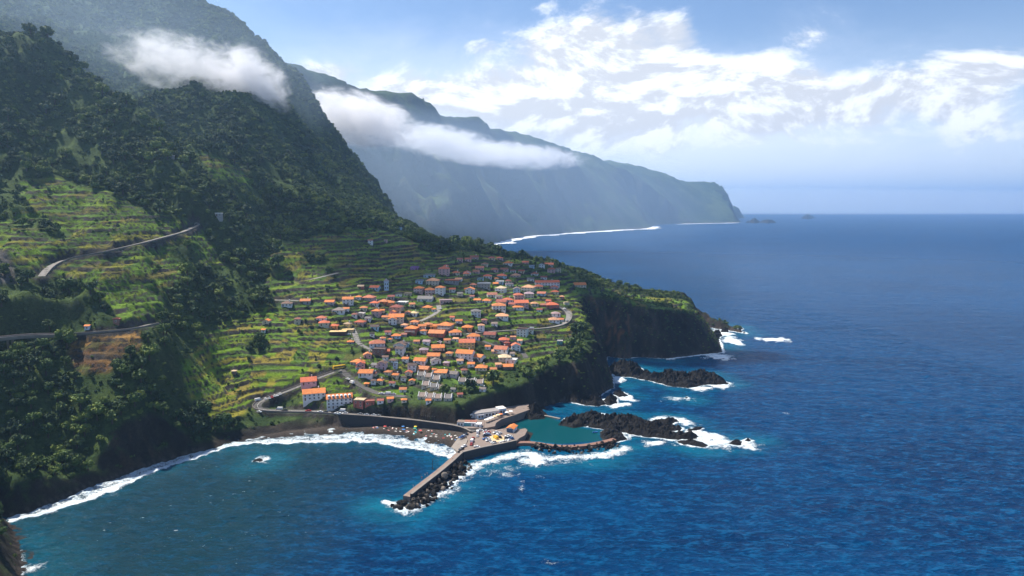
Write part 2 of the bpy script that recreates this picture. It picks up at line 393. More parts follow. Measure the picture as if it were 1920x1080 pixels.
# terraces: flat treads with near-vertical walls along the contours
warp = (fbm(X / 45, Y / 45, 31, 2) - 0.5) * 5
stepH = np.where(vill > 0.5, 3.0, 3.4)
pcell = np.floor((X + 0.25 * Y + 16 * (fbm(X / 24, Y / 24, 39, 2) - .5)) / (46 + 0 * X)); pph = hash2(pcell, pcell * 0 + 3, 7)
q = (Zt + warp) / stepH; q = q + 0.42 * np.sin(q * 1.7 + 5 * pph + 4 * vnoise(X / 60, Y / 60, 43)) * 0.55 + pph; fq = q - np.floor(q)
Ztread = Zt + stepH * ((sstep(0.0, 0.22, fq) * 0.86 + fq * 0.14) - fq) * 0.95
fade = terr * sstep(0.25, 0.5, vnoise(X / 26, Y / 26, 37) + 0.25)
Zt = Zt * (1 - fade) + Ztread * fade
wall_m = fade * (1 - sstep(0.20, 0.26, fq))
tread_id = np.floor(q)
# cliffs along the coast
dn = dU + (fbm(X / 16, Y / 16, 51, 4, True) - 0.5) * 9 * sstep(1, 8, dU) + (fbm(X / 5, Y / 5, 57, 3) - 0.5) * 3 * sstep(0, 4, dU)
wgt_g = sstep(150, 420, px_) * (1 - sstep(560, 640, px_))
slope = np.interp(px_, [0, 60, 170, 300, 420, 470, 560, 650, 930, 1000, 1100, 1150, 1230, 1300, 1340, 1400], [1.45, 1.45, 2.1, 2.3, 2.0, 1.4, 1.9, 3.2, 3.0, 2.3, 2.1, 1.9, 1.7, 1.2, 0.8, 0.6])
Zc = 1.0 + np.maximum(dn, 0) * slope
k = 3.0
Zup = -k * np.log(np.exp(-np.clip(Zt, -20, 900) / k) + np.exp(-np.clip(Zc, -20, 900) / k) + 1e-300)
Zup = np.where((Zt > 300) | (Zc > 300), np.minimum(Zt, Zc), Zup)
cliff = sstep(3, -2, Zc - Zt) * (dU > 0)
fade = fade * (1 - cliff); wall_m = wall_m * (1 - cliff)
Zlow = np.where(dC > 0, np.minimum(dC * 0.085, 3.0), np.maximum(dC * 0.09, -6.0)) 
Zn = np.where(dU > 0, np.maximum(Zup, Zlow), Zlow)
# stony relief on cliffs
Zn = Zn + cliff * (fbm(X / 7, Y / 7, 61, 4, True) - 0.5) * 5.0 * sstep(2, 10, dU)
ground_fn = lambda x, y: bil(gx, gy, Zn, np.asarray(x, float), np.asarray(y, float))
def pix2ground(px, py, d0=230.0, d1=1900.0):
    """first hit of the photo's ray with the land"""
    rx, ry, rz = ray(px, py); d = np.arange(d0, d1, 0.7)
    z = CAM_H + rz / ry * d; g = ground_fn(rx / ry * d, d); hit = np.nonzero(g >= z)[0]
    if len(hit) == 0: return None
    dd = d[hit[0]]; return (rx / ry * dd, dd, float(g[hit[0]]))
ROAD3 = {}; road_m = np.zeros(X.shape)
for nm, (pp, w) in ROADS.items():
    g3 = [pix2ground(*p) for p in pp]; g3 = [g for g in g3 if g]
    # keep neighbouring points from jumping behind a fold
    line = smooth_line(g3); zz = line[:, 2]
    for _ in range(40): zz[1:-1] = 0.25 * zz[:-2] + 0.5 * zz[1:-1] + 0.25 * zz[2:]
    ROAD3[nm] = (line, w)
    bx0, bx1, by0, by1 = line[:, 0].min() - 14, line[:, 0].max() + 14, line[:, 1].min() - 14, line[:, 1].max() + 14
    s = np.nonzero((X > bx0) & (X < bx1) & (Y > by0) & (Y < by1))
    xs, ys = X[s], Y[s]; best = np.full(xs.shape, 1e9); zb = np.zeros(xs.shape)
    for i in range(len(line)):
        d2 = (xs - line[i, 0]) ** 2 + (ys - line[i, 1]) ** 2; b = d2 < best; best[b] = d2[b]; zb[b] = line[i, 2]
    d = np.sqrt(best); f = 1 - sstep(w / 2 + 0.6, w / 2 + 4.0, d)
    Zn[s] = Zn[s] * (1 - f) + (zb - 0.12) * f; road_m[s] = np.maximum(road_m[s], 1 - sstep(w / 2 - 0.3, w / 2 + 1.5, d))
    wall_m[s] = np.maximum(wall_m[s], 0.9 * (d > w / 2 + 0.8) * (d < w / 2 + 3.2))
VIA = smooth_line([P(-140, 652, 405), P(-60, 642, 415), P(0, 634, 425), P(50, 629, 437), P(118, 628, 447)], 3.0)
_s = np.nonzero((X > VIA[:, 0].min() - 40) & (X < VIA[:, 0].max() + 30) & (Y > 360) & (Y < 490)); _b = np.full(_s[0].shape, 1e9); _zv = np.zeros(_b.shape); _tv = np.zeros(_b.shape)
for i in range(len(VIA)):
    d2 = (X[_s] - VIA[i, 0]) ** 2 + (Y[_s] - VIA[i, 1]) ** 2; m_ = d2 < _b; _b[m_] = d2[m_]; _zv[m_] = VIA[i, 2]; _tv[m_] = i / (len(VIA) - 1)
_f = 1 - sstep(7, 26, np.sqrt(_b)); _f = np.maximum(_f, (1 - sstep(14, 34, np.sqrt(_b))) * (Y[_s] < 430)); Zn[_s] = np.minimum(Zn[_s], Zn[_s] * (1 - _f) + (_zv - .3 - 13 * np.clip((1 - _tv) * 2.2, 0, 1)) * _f)
px_, py_ = proj(X, Y, Zn)
gyz, gxz = np.gradient(Zn, gy, gx); steep = np.sqrt(gxz ** 2 + gyz ** 2)
# ------------------------------------------------------------------ land colours (albedo of crops, scrub, earth and rock; headland shade painted in)
def land_colours():
    col = np.zeros(X.shape + (3,))
    n1 = fbm(X / 40, Y / 40, 71, 4); n2 = fbm(X / 9, Y / 9, 73, 4); n3 = vnoise(X / 3, Y / 3, 77)
    def mixc(a, b, f): return np.array(a) * (1 - f[..., None]) + np.array(b) * f[..., None]
    scrub = mixc((0.030, 0.058, 0.016), (0.075, 0.115, 0.030), sstep(0.3, 0.7, n2 * 0.6 + n1 * 0.4))
    scrub = scrub * (1 - 0.0) ; col[:] = scrub
    # crops by plot
    plot = hash2(tread_id, np.floor((X + 14 * vnoise(X / 30, Y / 30, 81)) / (9 + 9 * hash2(tread_id, tread_id * 0, 5))), 11)
    pal = np.array([(0.075, 0.140, 0.022), (0.110, 0.190, 0.028), (0.055, 0.105, 0.022), (0.140, 0.200, 0.030), (0.085, 0.155, 0.040),
                    (0.160, 0.165, 0.035), (0.050, 0.095, 0.025), (0.095, 0.170, 0.022), (0.120, 0.110, 0.040)])
    ci = np.clip((plot * 9).astype(int), 0, 8); crop = pal[ci]
    crop = crop * np.array((1.22, 1.2, 0.75)) * (0.85 + 0.3 * n2[..., None])
    bright = zmask2(Z_BRIGHT); brown = zmask2([Z_BROWN])
    pb = np.array([(0.130, 0.220, 0.020), (0.190, 0.230, 0.025), (0.100, 0.180, 0.020), (0.260, 0.230, 0.040), (0.150, 0.240, 0.022), (0.110, 0.190, 0.030), (0.170, 0.210, 0.030), (0.09, 0.16, 0.025), (0.24, 0.19, 0.05)])[ci] * (1.0 + 0.3 * n2[..., None]) * np.array((1.0, 1.02, 0.8))
    crop = crop * (1 - bright[..., None]) + pb * bright[..., None]
    pbr = np.array([(0.20, 0.11, 0.035), (0.12, 0.075, 0.03), (0.26, 0.15, 0.04), (0.15, 0.10, 0.035), (0.10, 0.09, 0.03), (0.30, 0.17, 0.05), (0.17, 0.10, 0.03), (0.13, 0.07, 0.03), (0.10, 0.11, 0.03)])[ci]
    crop = crop * (1 - brown[..., None]) + pbr * brown[..., None]
    f = fade * sstep(0.2, 0.35, n2 + 0.1); col = col * (1 - f[..., None]) + crop * f[..., None]
    stone = mixc((0.030, 0.026, 0.024), (0.085, 0.075, 0.066), sstep(0.3, 0.75, n3 * 0.5 + n2 * 0.5))
    w = np.clip(wall_m * (0.9 + 0.5 * n2), 0, 1) * sstep(0.3, 0.6, steep); col = col * (1 - w[..., None]) + stone * w[..., None]
    # bare cliff rock where it is too steep for plants, moss and grass on its ledges
    rock = mixc((0.018, 0.015, 0.013), (0.075, 0.060, 0.045), sstep(0.35, 0.8, n2 * 0.55 + n1 * 0.25 + n3 * 0.2))
    og = (sstep(0.60, 0.74, n1 * 0.6 + n3 * 0.4) * np.where((px_ > 1000) & (px_ < 1180), .75, .12))[..., None]; rock = rock * (1 - og) + np.array((0.19, 0.085, 0.035)) * og
    r = sstep(0.9, 1.9, steep + (n2 - 0.5) * 1.4) * (1 - fade) * np.maximum(cliff, 0.35 * sstep(1.2, 2.2, steep))
    east = sstep(590, 650, px_) * (1 - sstep(1500, 1600, px_)); r = np.maximum(r, east * cliff * sstep(0.5, 1.0, steep + (n2 - 0.5) * 0.8) * (1 - 0.85 * sstep(0.60, 0.70, n1 * 0.45 + n2 * 0.55)) * (1 - fade))
    r = np.maximum(r, (dU > -1) * sstep(9, 2, Zn) * (dU < 12) * (Zn > 0)); r = np.clip(r, 0, 1)
    hd_m = (sstep(1085, 1130, px_) * (1 - fade))[..., None]; col = col * (1 - .85 * hd_m) + np.array((0.020, 0.026, 0.011)) * .85 * hd_m  # headland's shade painted into its ground colour
    col = col * (1 - r[..., None]) + rock * r[..., None]
    sand = mixc((0.060, 0.048, 0.040), (0.105, 0.085, 0.070), n2); sand = sand * (0.45 + 0.55 * sstep(0.15, 1.0, Zn))[..., None]
    s = ((dU < 0.5) & (dC > -30)).astype(float); col = col * (1 - s[..., None]) + sand * s[..., None]
    sc = zmask2(Z_SCREE); col = col * (1 - sc[..., None]) + np.array((0.13, 0.12, 0.11)) * sc[..., None] * (0.7 + 0.6 * n2[..., None])
    col = col * (1 - road_m[..., None] * 0.8) + np.array((0.07, 0.065, 0.06)) * road_m[..., None] * 0.8
    return np.clip(col, 0, 1), r
def zmask2(polys):
    m = np.zeros(X.shape)
    for p in polys:
        bx = [q[0] for q in p]; by = [q[1] for q in p]
        s = (px_ > min(bx) - 20) & (px_ < max(bx) + 20) & (py_ > min(by) - 20) & (py_ < max(by) + 20)
        if s.any(): m[s] = np.maximum(m[s], sstep(-8, 4, sdf(px_[s], py_[s], p)))
    return m
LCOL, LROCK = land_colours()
def ground_material(name, far=False):
    m, nt, b, out = newmat(name); t = NT(nt); p = t.pos()
    c = t.attr('albedo', 'Color'); s = 0.12 if far else 1.0
    n1 = t.noise(p, 0.55 * s, 6, 0.65); n2 = t.noise(p, 2.2 * s, 4, 0.6)
    k = t.math('ADD', t.ramp(n1, 0.3, 0.7, 0.7, 1.15), t.ramp(n2, 0.3, 0.7, -0.2, 0.25))
    t.l(t.vec('SCALE', c, c=k), b.inputs['Base Color']); b.inputs['Roughness'].default_value = 0.95
    b.inputs['Specular IOR Level'].default_value = 0.15
    h = t.math('ADD', t.math('MULTIPLY', n1, 1.2), t.math('MULTIPLY', n2, 0.5))
    t.l(t.bump(h, 0.9, 1.5 / s), b.inputs['Normal']); return m
M_LAND = ground_material('land')
me, used = grid_mesh('terrain', gx, gy, Zn, (Zn.ravel() > -3.0) & ((dC.ravel() > -25)))
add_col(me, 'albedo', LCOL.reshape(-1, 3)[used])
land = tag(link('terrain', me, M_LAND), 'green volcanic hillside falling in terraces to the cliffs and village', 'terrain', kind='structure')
# ------------------------------------------------------------------ far coast across the bay
FAR = [(530,125,2450),(600,146,2600),(680,166,2800),(760,191,3050),(830,211,3350),(900,231,3750),(960,249,4150),(1060,279,4800),(1130,312,5300),(1165,327,5600),(1195,326,5900),(1240,333,6700),(1270,330,7100),(1300,340,7500),(1340,352,8200),(1372,374,8600),(1392,390,9000),
 (800,290,2880),(850,330,2900),(880,370,2910),(900,400,2920),(915,430,2930),(740,250,2750),(700,300,2500),(760,350,2450),(800,420,2350),
 (860,290,3500),(930,350,3700),(930,400,3450),(1000,400,3750),(1000,330,4150),(1000,290,4300),(1100,400,4450),(1100,340,4800),(1060,370,4450),(1080,310,4750),(1200,400,5150),(1200,350,5700),(1140,370,4900),(1300,400,6500),(1300,350,7100),(1345,392,6650),(1320,365,6900),(1375,408,6620),(1250,380,5900),
 (1340,372,8300),(1390,402,8900)]
FRIDGE = [([(690,170,2830),(750,240,2860),(800,290,2880),(850,330,2900),(880,370,2915),(905,420,2930)], .95), ([(1030,270,4650),(1060,310,4560),(1085,360,4480),(1105,410,4400)], .95), ([(900,235,3750),(925,290,3640),(950,340,3520),(965,400,3400)], 1.0), ([(1165,334,5600),(1195,365,5400),(1222,415,5200)], .9), ([(1262,336,7100),(1300,354,7000),(1335,382,6800),(1380,412,6690)], 1.1), ([(600,150,2600),(650,220,2560),(700,300,2500),(740,370,2450)], 1.0)]
f3 = [P(*c) for c in FAR] + [(-1200,2900,600),(-1000,2300,420),(-900,2000,300),(-500,2200,120),(-600,4000,640),(200,5000,600),(800,6200,560),(1500,8000,420),(2200,9500,250),(-1500,6000,640),(0,7500,560),(1500,10500,200),(2600,9800,100),(-1500,9000,560)]
tpsD = tps_fit(f3, 200)
FCOAST = [(-2400,1850),(-330,1850),(-420,2100),(-330,2420)] + [G(p,q) for p,q in [(878,463),(905,459),(930,455),(955,449),(975,445),(1000,442),(1050,438),(1100,435),(1160,431),(1200,430),(1216,428),(1221,425),(1219,423),(1235,421),(1270,420),(1340,418.5),(1375,418),(1386,417)]] + \
   [(2420,7300),(2700,8300),(3150,9300),(3300,9900),(2900,10600),(1500,11500),(-2400,11500)]
hx = axis([(-2400,-600,60,24),(-600,2200,24,24),(2200,3500,24,40)]); hy = axis([(1850,3200,16,18),(3200,6000,18,26),(6000,11500,28,70)])
HX, HY = np.meshgrid(hx, hy)
fgx = np.linspace(-2450,3600,220); fgy = np.linspace(1800,11600,300); FX_, FY_ = np.meshgrid(fgx, fgy)
HZ = bil(fgx, fgy, np.minimum(tpsD(FX_, FY_), 660), HX.ravel(), HY.ravel()).reshape(HX.shape)
HZ = np.maximum(HZ, bil(fgx, fgy, ridge_top(FX_, FY_, FRIDGE, 40.0), HX.ravel(), HY.ravel()).reshape(HX.shape))
hd = sdf(HX, HY, FCOAST)
rib = fbm(HX / 420, HY / 420, 5, 5, True) - 0.55
HZ = HZ + sstep(0, 350, hd) * (-(10 + .0045 * np.maximum(HY - 2500, 0)) + ((rib - .06) * 85 + (fbm(HX / 120, HY / 120, 15, 4, True) - 0.56) * 42) * np.interp(HY, [2000, 5000, 8000], [1, .8, .5]) + (fbm(HX / 40, HY / 40, 25, 3) - 0.5) * 18)
hd2 = hd + rib * 240 * sstep(20, 140, hd) + (fbm(HX / 90, HY / 90, 35, 4, True) - 0.5) * 90 * sstep(20, 100, hd)
cl = 2 + np.maximum(hd2, 0) * 1.35
HZ = np.where(hd > 0, np.minimum(HZ, cl), hd * 0.2); HZ = np.where(hd > 0, np.maximum(HZ, 1.5), HZ)
me, used = grid_mesh('far_hills', hx, hy, HZ, HZ.ravel() > -30)
a1 = fbm(HX / 300, HY / 300, 91, 5); a2 = fbm(HX / 70, HY / 70, 93, 4); gy2, gx2 = np.gradient(HZ, hy, hx); st2 = np.sqrt(gx2 ** 2 + gy2 ** 2)
fc = np.zeros(HX.shape + (3,)); fg = sstep(0.35, 0.65, a1 * 0.5 + a2 * 0.5)[..., None]
fc[:] = np.array((0.030, 0.055, 0.020)) * (1 - fg) + np.array((0.090, 0.125, 0.045)) * fg
rk = (sstep(1.0, 1.5, st2 + (a2 - 0.5) * 0.8) * 0.8)[..., None]; fc = fc * (1 - rk) + np.array((0.070, 0.062, 0.055)) * rk
sh = sstep(7, 3, HZ)[..., None]; fc = fc * (1 - sh) + np.array((0.10, 0.09, 0.085)) * sh
add_col(me, 'albedo', fc.reshape(-1, 3)[used])
tag(link('far_hills', me, ground_material('far_land', True)), 'hazy steep coast falling to the sea across the bay', 'hills', kind='structure')
# ------------------------------------------------------------------ rocks in the sea: outline at the waterline, height
ROCKS = [  # outline (photo pixels at the waterline), height, label
 ([(1048,797),(1060,785),(1085,780),(1115,779),(1150,784),(1176,782),(1200,789),(1225,791),(1262,786),(1274,790),(1262,796),(1225,798),(1195,798),(1240,797),(1280,803),(1276,808),(1240,809),(1200,808),(1250,814),(1300,815),(1313,819),(1305,823),(1262,826),(1225,820),(1190,816),(1165,812),(1176,824),(1160,829),(1132,828),(1122,812),(1135,806),(1102,801),(1075,803)], 7.0, 'long black lava reef with fingers beside the green pool'),
 ([(1140,690),(1153,682),(1175,684),(1203,690),(1209,700),(1228,706),(1248,698),(1262,702),(1276,708),(1292,707),(1316,700),(1331,702),(1347,712),(1368,719),(1350,722),(1320,722),(1291,729),(1252,723),(1215,714),(1185,708),(1152,705)], 9.0, 'large jagged black rock spit in front of the dark headland'),
 ([(1062,748),(1090,745),(1112,748),(1127,747),(1137,758),(1120,762),(1098,760),(1070,754)], 6.0, 'black rock ledge at the foot of the village cliff'),
 ([(1130,752),(1145,744),(1157,746),(1158,757),(1140,760)], 7.0, 'pointed black rock at the end of the cliff ledge'),
 ([(1150,738),(1158,733),(1170,736),(1178,743),(1160,745)], 5.0, 'black tilted rock washed by foam below the village cliff'),
 ([(1289,807),(1300,803),(1317,803),(1312,808),(1298,810)], 2.5, 'flat black rock in the foam above the reef fingers'),
 ([(1271,828),(1290,826),(1312,829),(1332,836),(1322,840),(1298,838),(1280,834)], 2.4, 'low dark rock awash in foam below the reef fingers'),
 ([(1363,832),(1378,826),(1392,828),(1392,835),(1375,836)], 3.0, 'small black rock awash at the seaward end of the foam'),
 ([(1393,827),(1402,823),(1411,827),(1404,830)], 3.0, 'outermost small black rock in the reef foam'),
 ([(1350,623),(1358,615),(1367,617),(1366,623)], 6.0, 'black rock stack off the tip of the dark headland'),
 ([(1373,617),(1379,612),(1384,616),(1380,619)], 4.0, 'small black rock seaward of the headland stack'),
 ([(1382,619),(1388,613),(1393,617),(1388,620)], 3.5, 'outermost black rock off the dark headland'),
 ([(1296,600),(1312,596),(1325,599),(1332,603),(1310,604)], 4.0, 'low dark rocks behind the shoulder of the headland'),
 ([(1335,626),(1348,620),(1354,628),(1346,640),(1338,636)], 8.0, 'black rocks joined to the tip of the headland'),
 ([(1284,747),(1288,744),(1292,746),(1289,748)], 2.0, 'lone black rock in a round patch of foam'),
 ([(476,864),(486,860),(494,863),(488,867)], 1.6, 'lone dark rock breaking the surface of the bay'),
 ([(966,783),(975,772),(995,768),(1015,770),(1025,777),(1022,785),(995,787)], 11.0, 'dark rock knoll at the corner of the green pool'),
 ([(1405,418),(1409,415),(1415,414.5),(1421,415),(1424,418),(1415,419)], 90.0, 'tall pointed sea stack off the far headland'),
 ([(1424,418),(1434,416),(1448,416),(1453,418.5),(1440,419)], 36.0, 'broad low islet beside the tall sea stack'),
 ([(1399.5,417.5),(1402,416.5),(1404,417.5),(1401,418)], 30.0, 'thin sea stack nearest the far headland'),
 ([(1501,409.5),(1508,408),(1520,408),(1527,409.5),(1515,411)], 110.0, 'hazy islet far out on the horizon'),
]
M_BASALT = None
def rock_material():
    m, nt, b, out = newmat('black_lava_rock'); t = NT(nt); p = t.pos()
    n1 = t.noise(p, 0.25, 6, 0.65); n2 = t.noise(p, 1.3, 5, 0.65)
    c = t.mix(t.ramp(t.math('ADD', t.math('MULTIPLY', n1, 0.5), t.math('MULTIPLY', n2, 0.5)), 0.4, 0.68), (0.004, 0.0036, 0.0036), (0.022, 0.019, 0.017))
    t.l(c, b.inputs['Base Color']); b.inputs['Roughness'].default_value = 0.8; b.inputs['Specular IOR Level'].default_value = 0.2
    t.l(t.bump(t.math('ADD', n1, n2), 0.8, 1.0), b.inputs['Normal']); return m
M_BASALT = rock_material()
ROCK_POLY = []
for i, (pp, H, lab) in enumerate(ROCKS):
    poly = [G(*p) for p in pp]; ROCK_POLY.append(poly)
    xs = [p[0] for p in poly]; ys = [p[1] for p in poly]; far = min(ys) > 2000; pad = 40 if far else 5
    st = max((max(xs) - min(xs)) / 90, (max(ys) - min(ys)) / 140, 0.5)
    rx = np.arange(min(xs) - pad, max(xs) + pad, st); ry = np.arange(min(ys) - pad, max(ys) + pad, st if not far else st * 1.0)
    A, B = np.meshgrid(rx, ry); sc = 40.0 if far else 1.0
    d = sdf(A, B, poly) + (fbm(A / (5 * sc), B / (5 * sc), 100 + i, 4) - 0.5) * 3.2 * sc
    n = fbm((A * .94 + B * .34) / (9 * sc), (B * .94 - A * .34) / (3.6 * sc), 120 + i, 5, True); n = 0.22 + 1.25 * n * n
    wid = H * 0.75 if not far else H * 1.1
    z = H * np.clip(1 - np.exp(-np.maximum(d, 0) / wid), 0, 1) * n * 1.05 + (fbm(A / (2 * sc), B / (2 * sc), 140 + i, 3, True) - 0.5) * 0.28 * min(H, 8) * (H / 8 if far else 1) * sstep(0, 2 * sc, d)
    z = np.where(d > 0, z, d * 0.8)
    if i == 16: z = np.where(d > 0, z * 0.9, d)
    me, _ = grid_mesh('sea_rock', rx, ry, z, z.ravel() > -1.5)
    me.polygons.foreach_set('use_smooth', np.zeros(len(me.polygons), bool))
    tag(link('sea_rock', me, M_BASALT), lab, 'rock')
# ------------------------------------------------------------------ sea
PIER = [(869,853),(845,870),(820,890),(795,909),(768,931)]
sx = axis([(-22000,-2000,1500,200),(-2000,-420,160,6),(-420,430,1.6,1.6),(430,900,2,20),(900,22000,25,1500)])
sy = axis([(-3000,230,200,4),(230,560,1.2,1.3),(560,1150,1.5,4),(1150,22000,6,1200)])
SX, SY = np.meshgrid(sx, sy); near = (SX > -425) & (SX < 480) & (SY > 228) & (SY < 1300)
foam = np.zeros(SX.shape); shal = np.zeros(SX.shape)
x_, y_ = SX[near], SY[near]; nz1 = fbm(x_ / 11, y_ / 11, 201, 4); nz2 = fbm(x_ / 5, y_ / 5, 203, 3)
dc = -sdf(x_, y_, COAST); spx, spy = proj(x_, y_, 0 * x_)
fm = np.zeros(x_.shape); shl = np.zeros(x_.shape)
def band(d, w, a=1.0): return a * sstep(1.0, 0.0, np.maximum(d, 0) / np.maximum(w, 0.1))
wob = 0.55 + 0.9 * nz1
beach = (spx > 12) & (spx < 880) & (spy > 780); dsh = line_dist(x_, y_, shore)
wsh = np.interp(spx, [0, 60, 150, 250, 330, 430, 480, 560, 650, 760, 840, 880], [12, 15, 18, 17, 13, 8, 7, 14, 17, 17, 14, 10])
_u = np.maximum(dsh, 0) / (wsh * (0.72 + 0.56 * nz1)); _g = vnoise(x_ / 40, y_ / 40, 207)
fm = np.maximum(fm, np.where(beach, 0.80 * sstep(1.7, 0.5, _u) + 0.55 * np.exp(-((_u - 0.95) / 0.16) ** 2) * (0.55 + 0.6 * _g) - 0.12 * sstep(0.35, 0.0, _u), 0))
fm = np.maximum(fm, np.where((spx < 90) & (spy > 1030), band(dc, 6 * wob, .8), 0))
east_ = (spx > 1020) & (spy < 800)
fm = np.maximum(fm, np.where(east_ & (spx > 1030), band(dc, 5 * wob, 0.85), 0))
fm = np.maximum(fm, np.where((spx > 1250) & (spy < 680), band(dc, 8 * wob, 1.1), 0))
def fline(pts, w, a=1.1):
    global fm
    l = [G(*p) for p in pts]; d = line_dist(x_, y_, l); fm = np.maximum(fm, band(d, w * (0.5 + nz1), a)); return d
def fblob(px, py, rx, ry, a=1.1):
    global fm
    cx, cy_ = G(px, py); x1 = G(px + rx, py)[0]; y1 = G(px, py - ry)[1]
    q = np.sqrt(((x_ - cx) / (x1 - cx)) ** 2 + ((y_ - cy_) / (y1 - cy_)) ** 2) + (nz1 - 0.5) * 1.1 + (nz2 - 0.5) * 0.5
    fm = np.maximum(fm, a * sstep(1.35, 0.1, q))
dp = fline([(742,948),(760,956),(800,940),(850,905),(880,882),(905,868),(935,862),(985,850),(1010,860),(1060,858),(1110,856),(1150,850),(1172,840)], 14, .86)
fline([(722,940),(745,952),(775,955)], 6, 1.1); fblob(1000, 860, 46, 18, .92); fblob(1130, 856, 46, 12, .86); fblob(830, 922, 80, 20, .72); fblob(930, 884, 70, 18, .72); fblob(1060, 868, 70, 12, .66)
shl = np.maximum(shl, sstep(34, 4, dp))
for (bx, by, rx, ry, a) in [(1330,828,115,22,.92),(1400,834,48,16,.9),(1262,790,60,14,1.05),(1300,812,50,10,1.2),(1230,830,40,10,1.0),(1180,815,16,12,1.0),(1270,749,42,10,.9),(1350,722,42,11,.95),(1318,728,50,7,1.0),
    (1158,712,22,8,1.15),(1170,745,26,9,1.2),(1160,760,28,8,1.1),(1130,728,18,6,1.0),(1180,703,20,6,.9),(1160,690,14,4,1.0),(1205,711,18,3,1.0),(1255,672,20,4,1.0),(1350,668,40,8,1.1),(1376,640,28,10,1.0),(1450,636,45,6,1.0),(1360,625,30,10,1.0),(1385,615,16,5,1.0),(1330,602,16,3,1.0),(1240,560,26,3,1.0),
    (1130,778,40,6,1.0),(492,861,26,9,1.1),(62,1066,38,20,.85),(1062,748,14,6,.9),(1470,775,14,5,.7),
    (980,912,11,16,.72),(972,890,8,10,.62),(1010,893,26,5,.52),(988,937,12,8,.5),(1022,988,24,14,.48),(1035,1052,34,18,.54),(1003,950,12,8,.45),(1155,815,14,7,1.0),(860,848,16,8,1.0)]:
    fblob(bx, by, rx, ry, a)
for poly in ROCK_POLY[:16]:
    bb = (min(p[0] for p in poly) - 40, max(p[0] for p in poly) + 40, min(p[1] for p in poly) - 40, max(p[1] for p in poly) + 40)
    s = (x_ > bb[0]) & (x_ < bb[1]) & (y_ > bb[2]) & (y_ < bb[3])
    d = -sdf(x_[s], y_[s], poly); fm[s] = np.maximum(fm[s], band(d, 4.0 * (0.4 + nz1[s]), 0.9)); shl[s] = np.maximum(shl[s], sstep(30, 3, d) * 0.8)
shl = np.maximum(shl, sstep(42, 5, dc) * np.where(beach, 0.55, 0.85))
poolp = [G(*p) for p in [(938,806),(938,796),(975,782),(1020,778),(1048,790),(1075,800),(1120,808),(1126,826),(1050,832),(1000,826)]]
pl = sdf(x_, y_, poolp); poolm = sstep(-2, 1, pl); fm *= 1 - sstep(-3, 0, pl); 
foam[near] = np.clip(fm, 0, 1.3); shal[near] = np.clip(shl, 0, 1); pool = np.zeros(SX.shape); pool[near] = poolm
bay = np.zeros(SX.shape); bay[near] = sstep(760, 560, spx) * sstep(1120, 830, spy - 0 * spx) * sstep(70, 20, dc) * 0 + sstep(900, 500, spx + (spy - 850) * 0.8)
SZ = np.zeros(SX.shape); SZ[near] = (fbm(x_ / 13 + y_ / 40, y_ / 7, 211, 4) - 0.5) * 1.1 * (1 - poolm) * sstep(1300, 900, y_) + ((vnoise(x_ / 3.4 + y_ / 9, y_ / 2.8, 221) - .5) * 1.0 + (vnoise(x_ / 1.9, y_ / 1.7, 223) - .5) * .4) * (.25 + .75 * bay[near]) * (1 - poolm) * sstep(620, 480, y_) + np.clip(fm, 0, 1) * (nz2 - 0.3) * 0.9
me, used = grid_mesh('sea', sx, sy, SZ)
for n, v in (('foam', foam), ('shallow', shal), ('pool', pool), ('bay', bay)): add_attr(me, n, v.ravel())
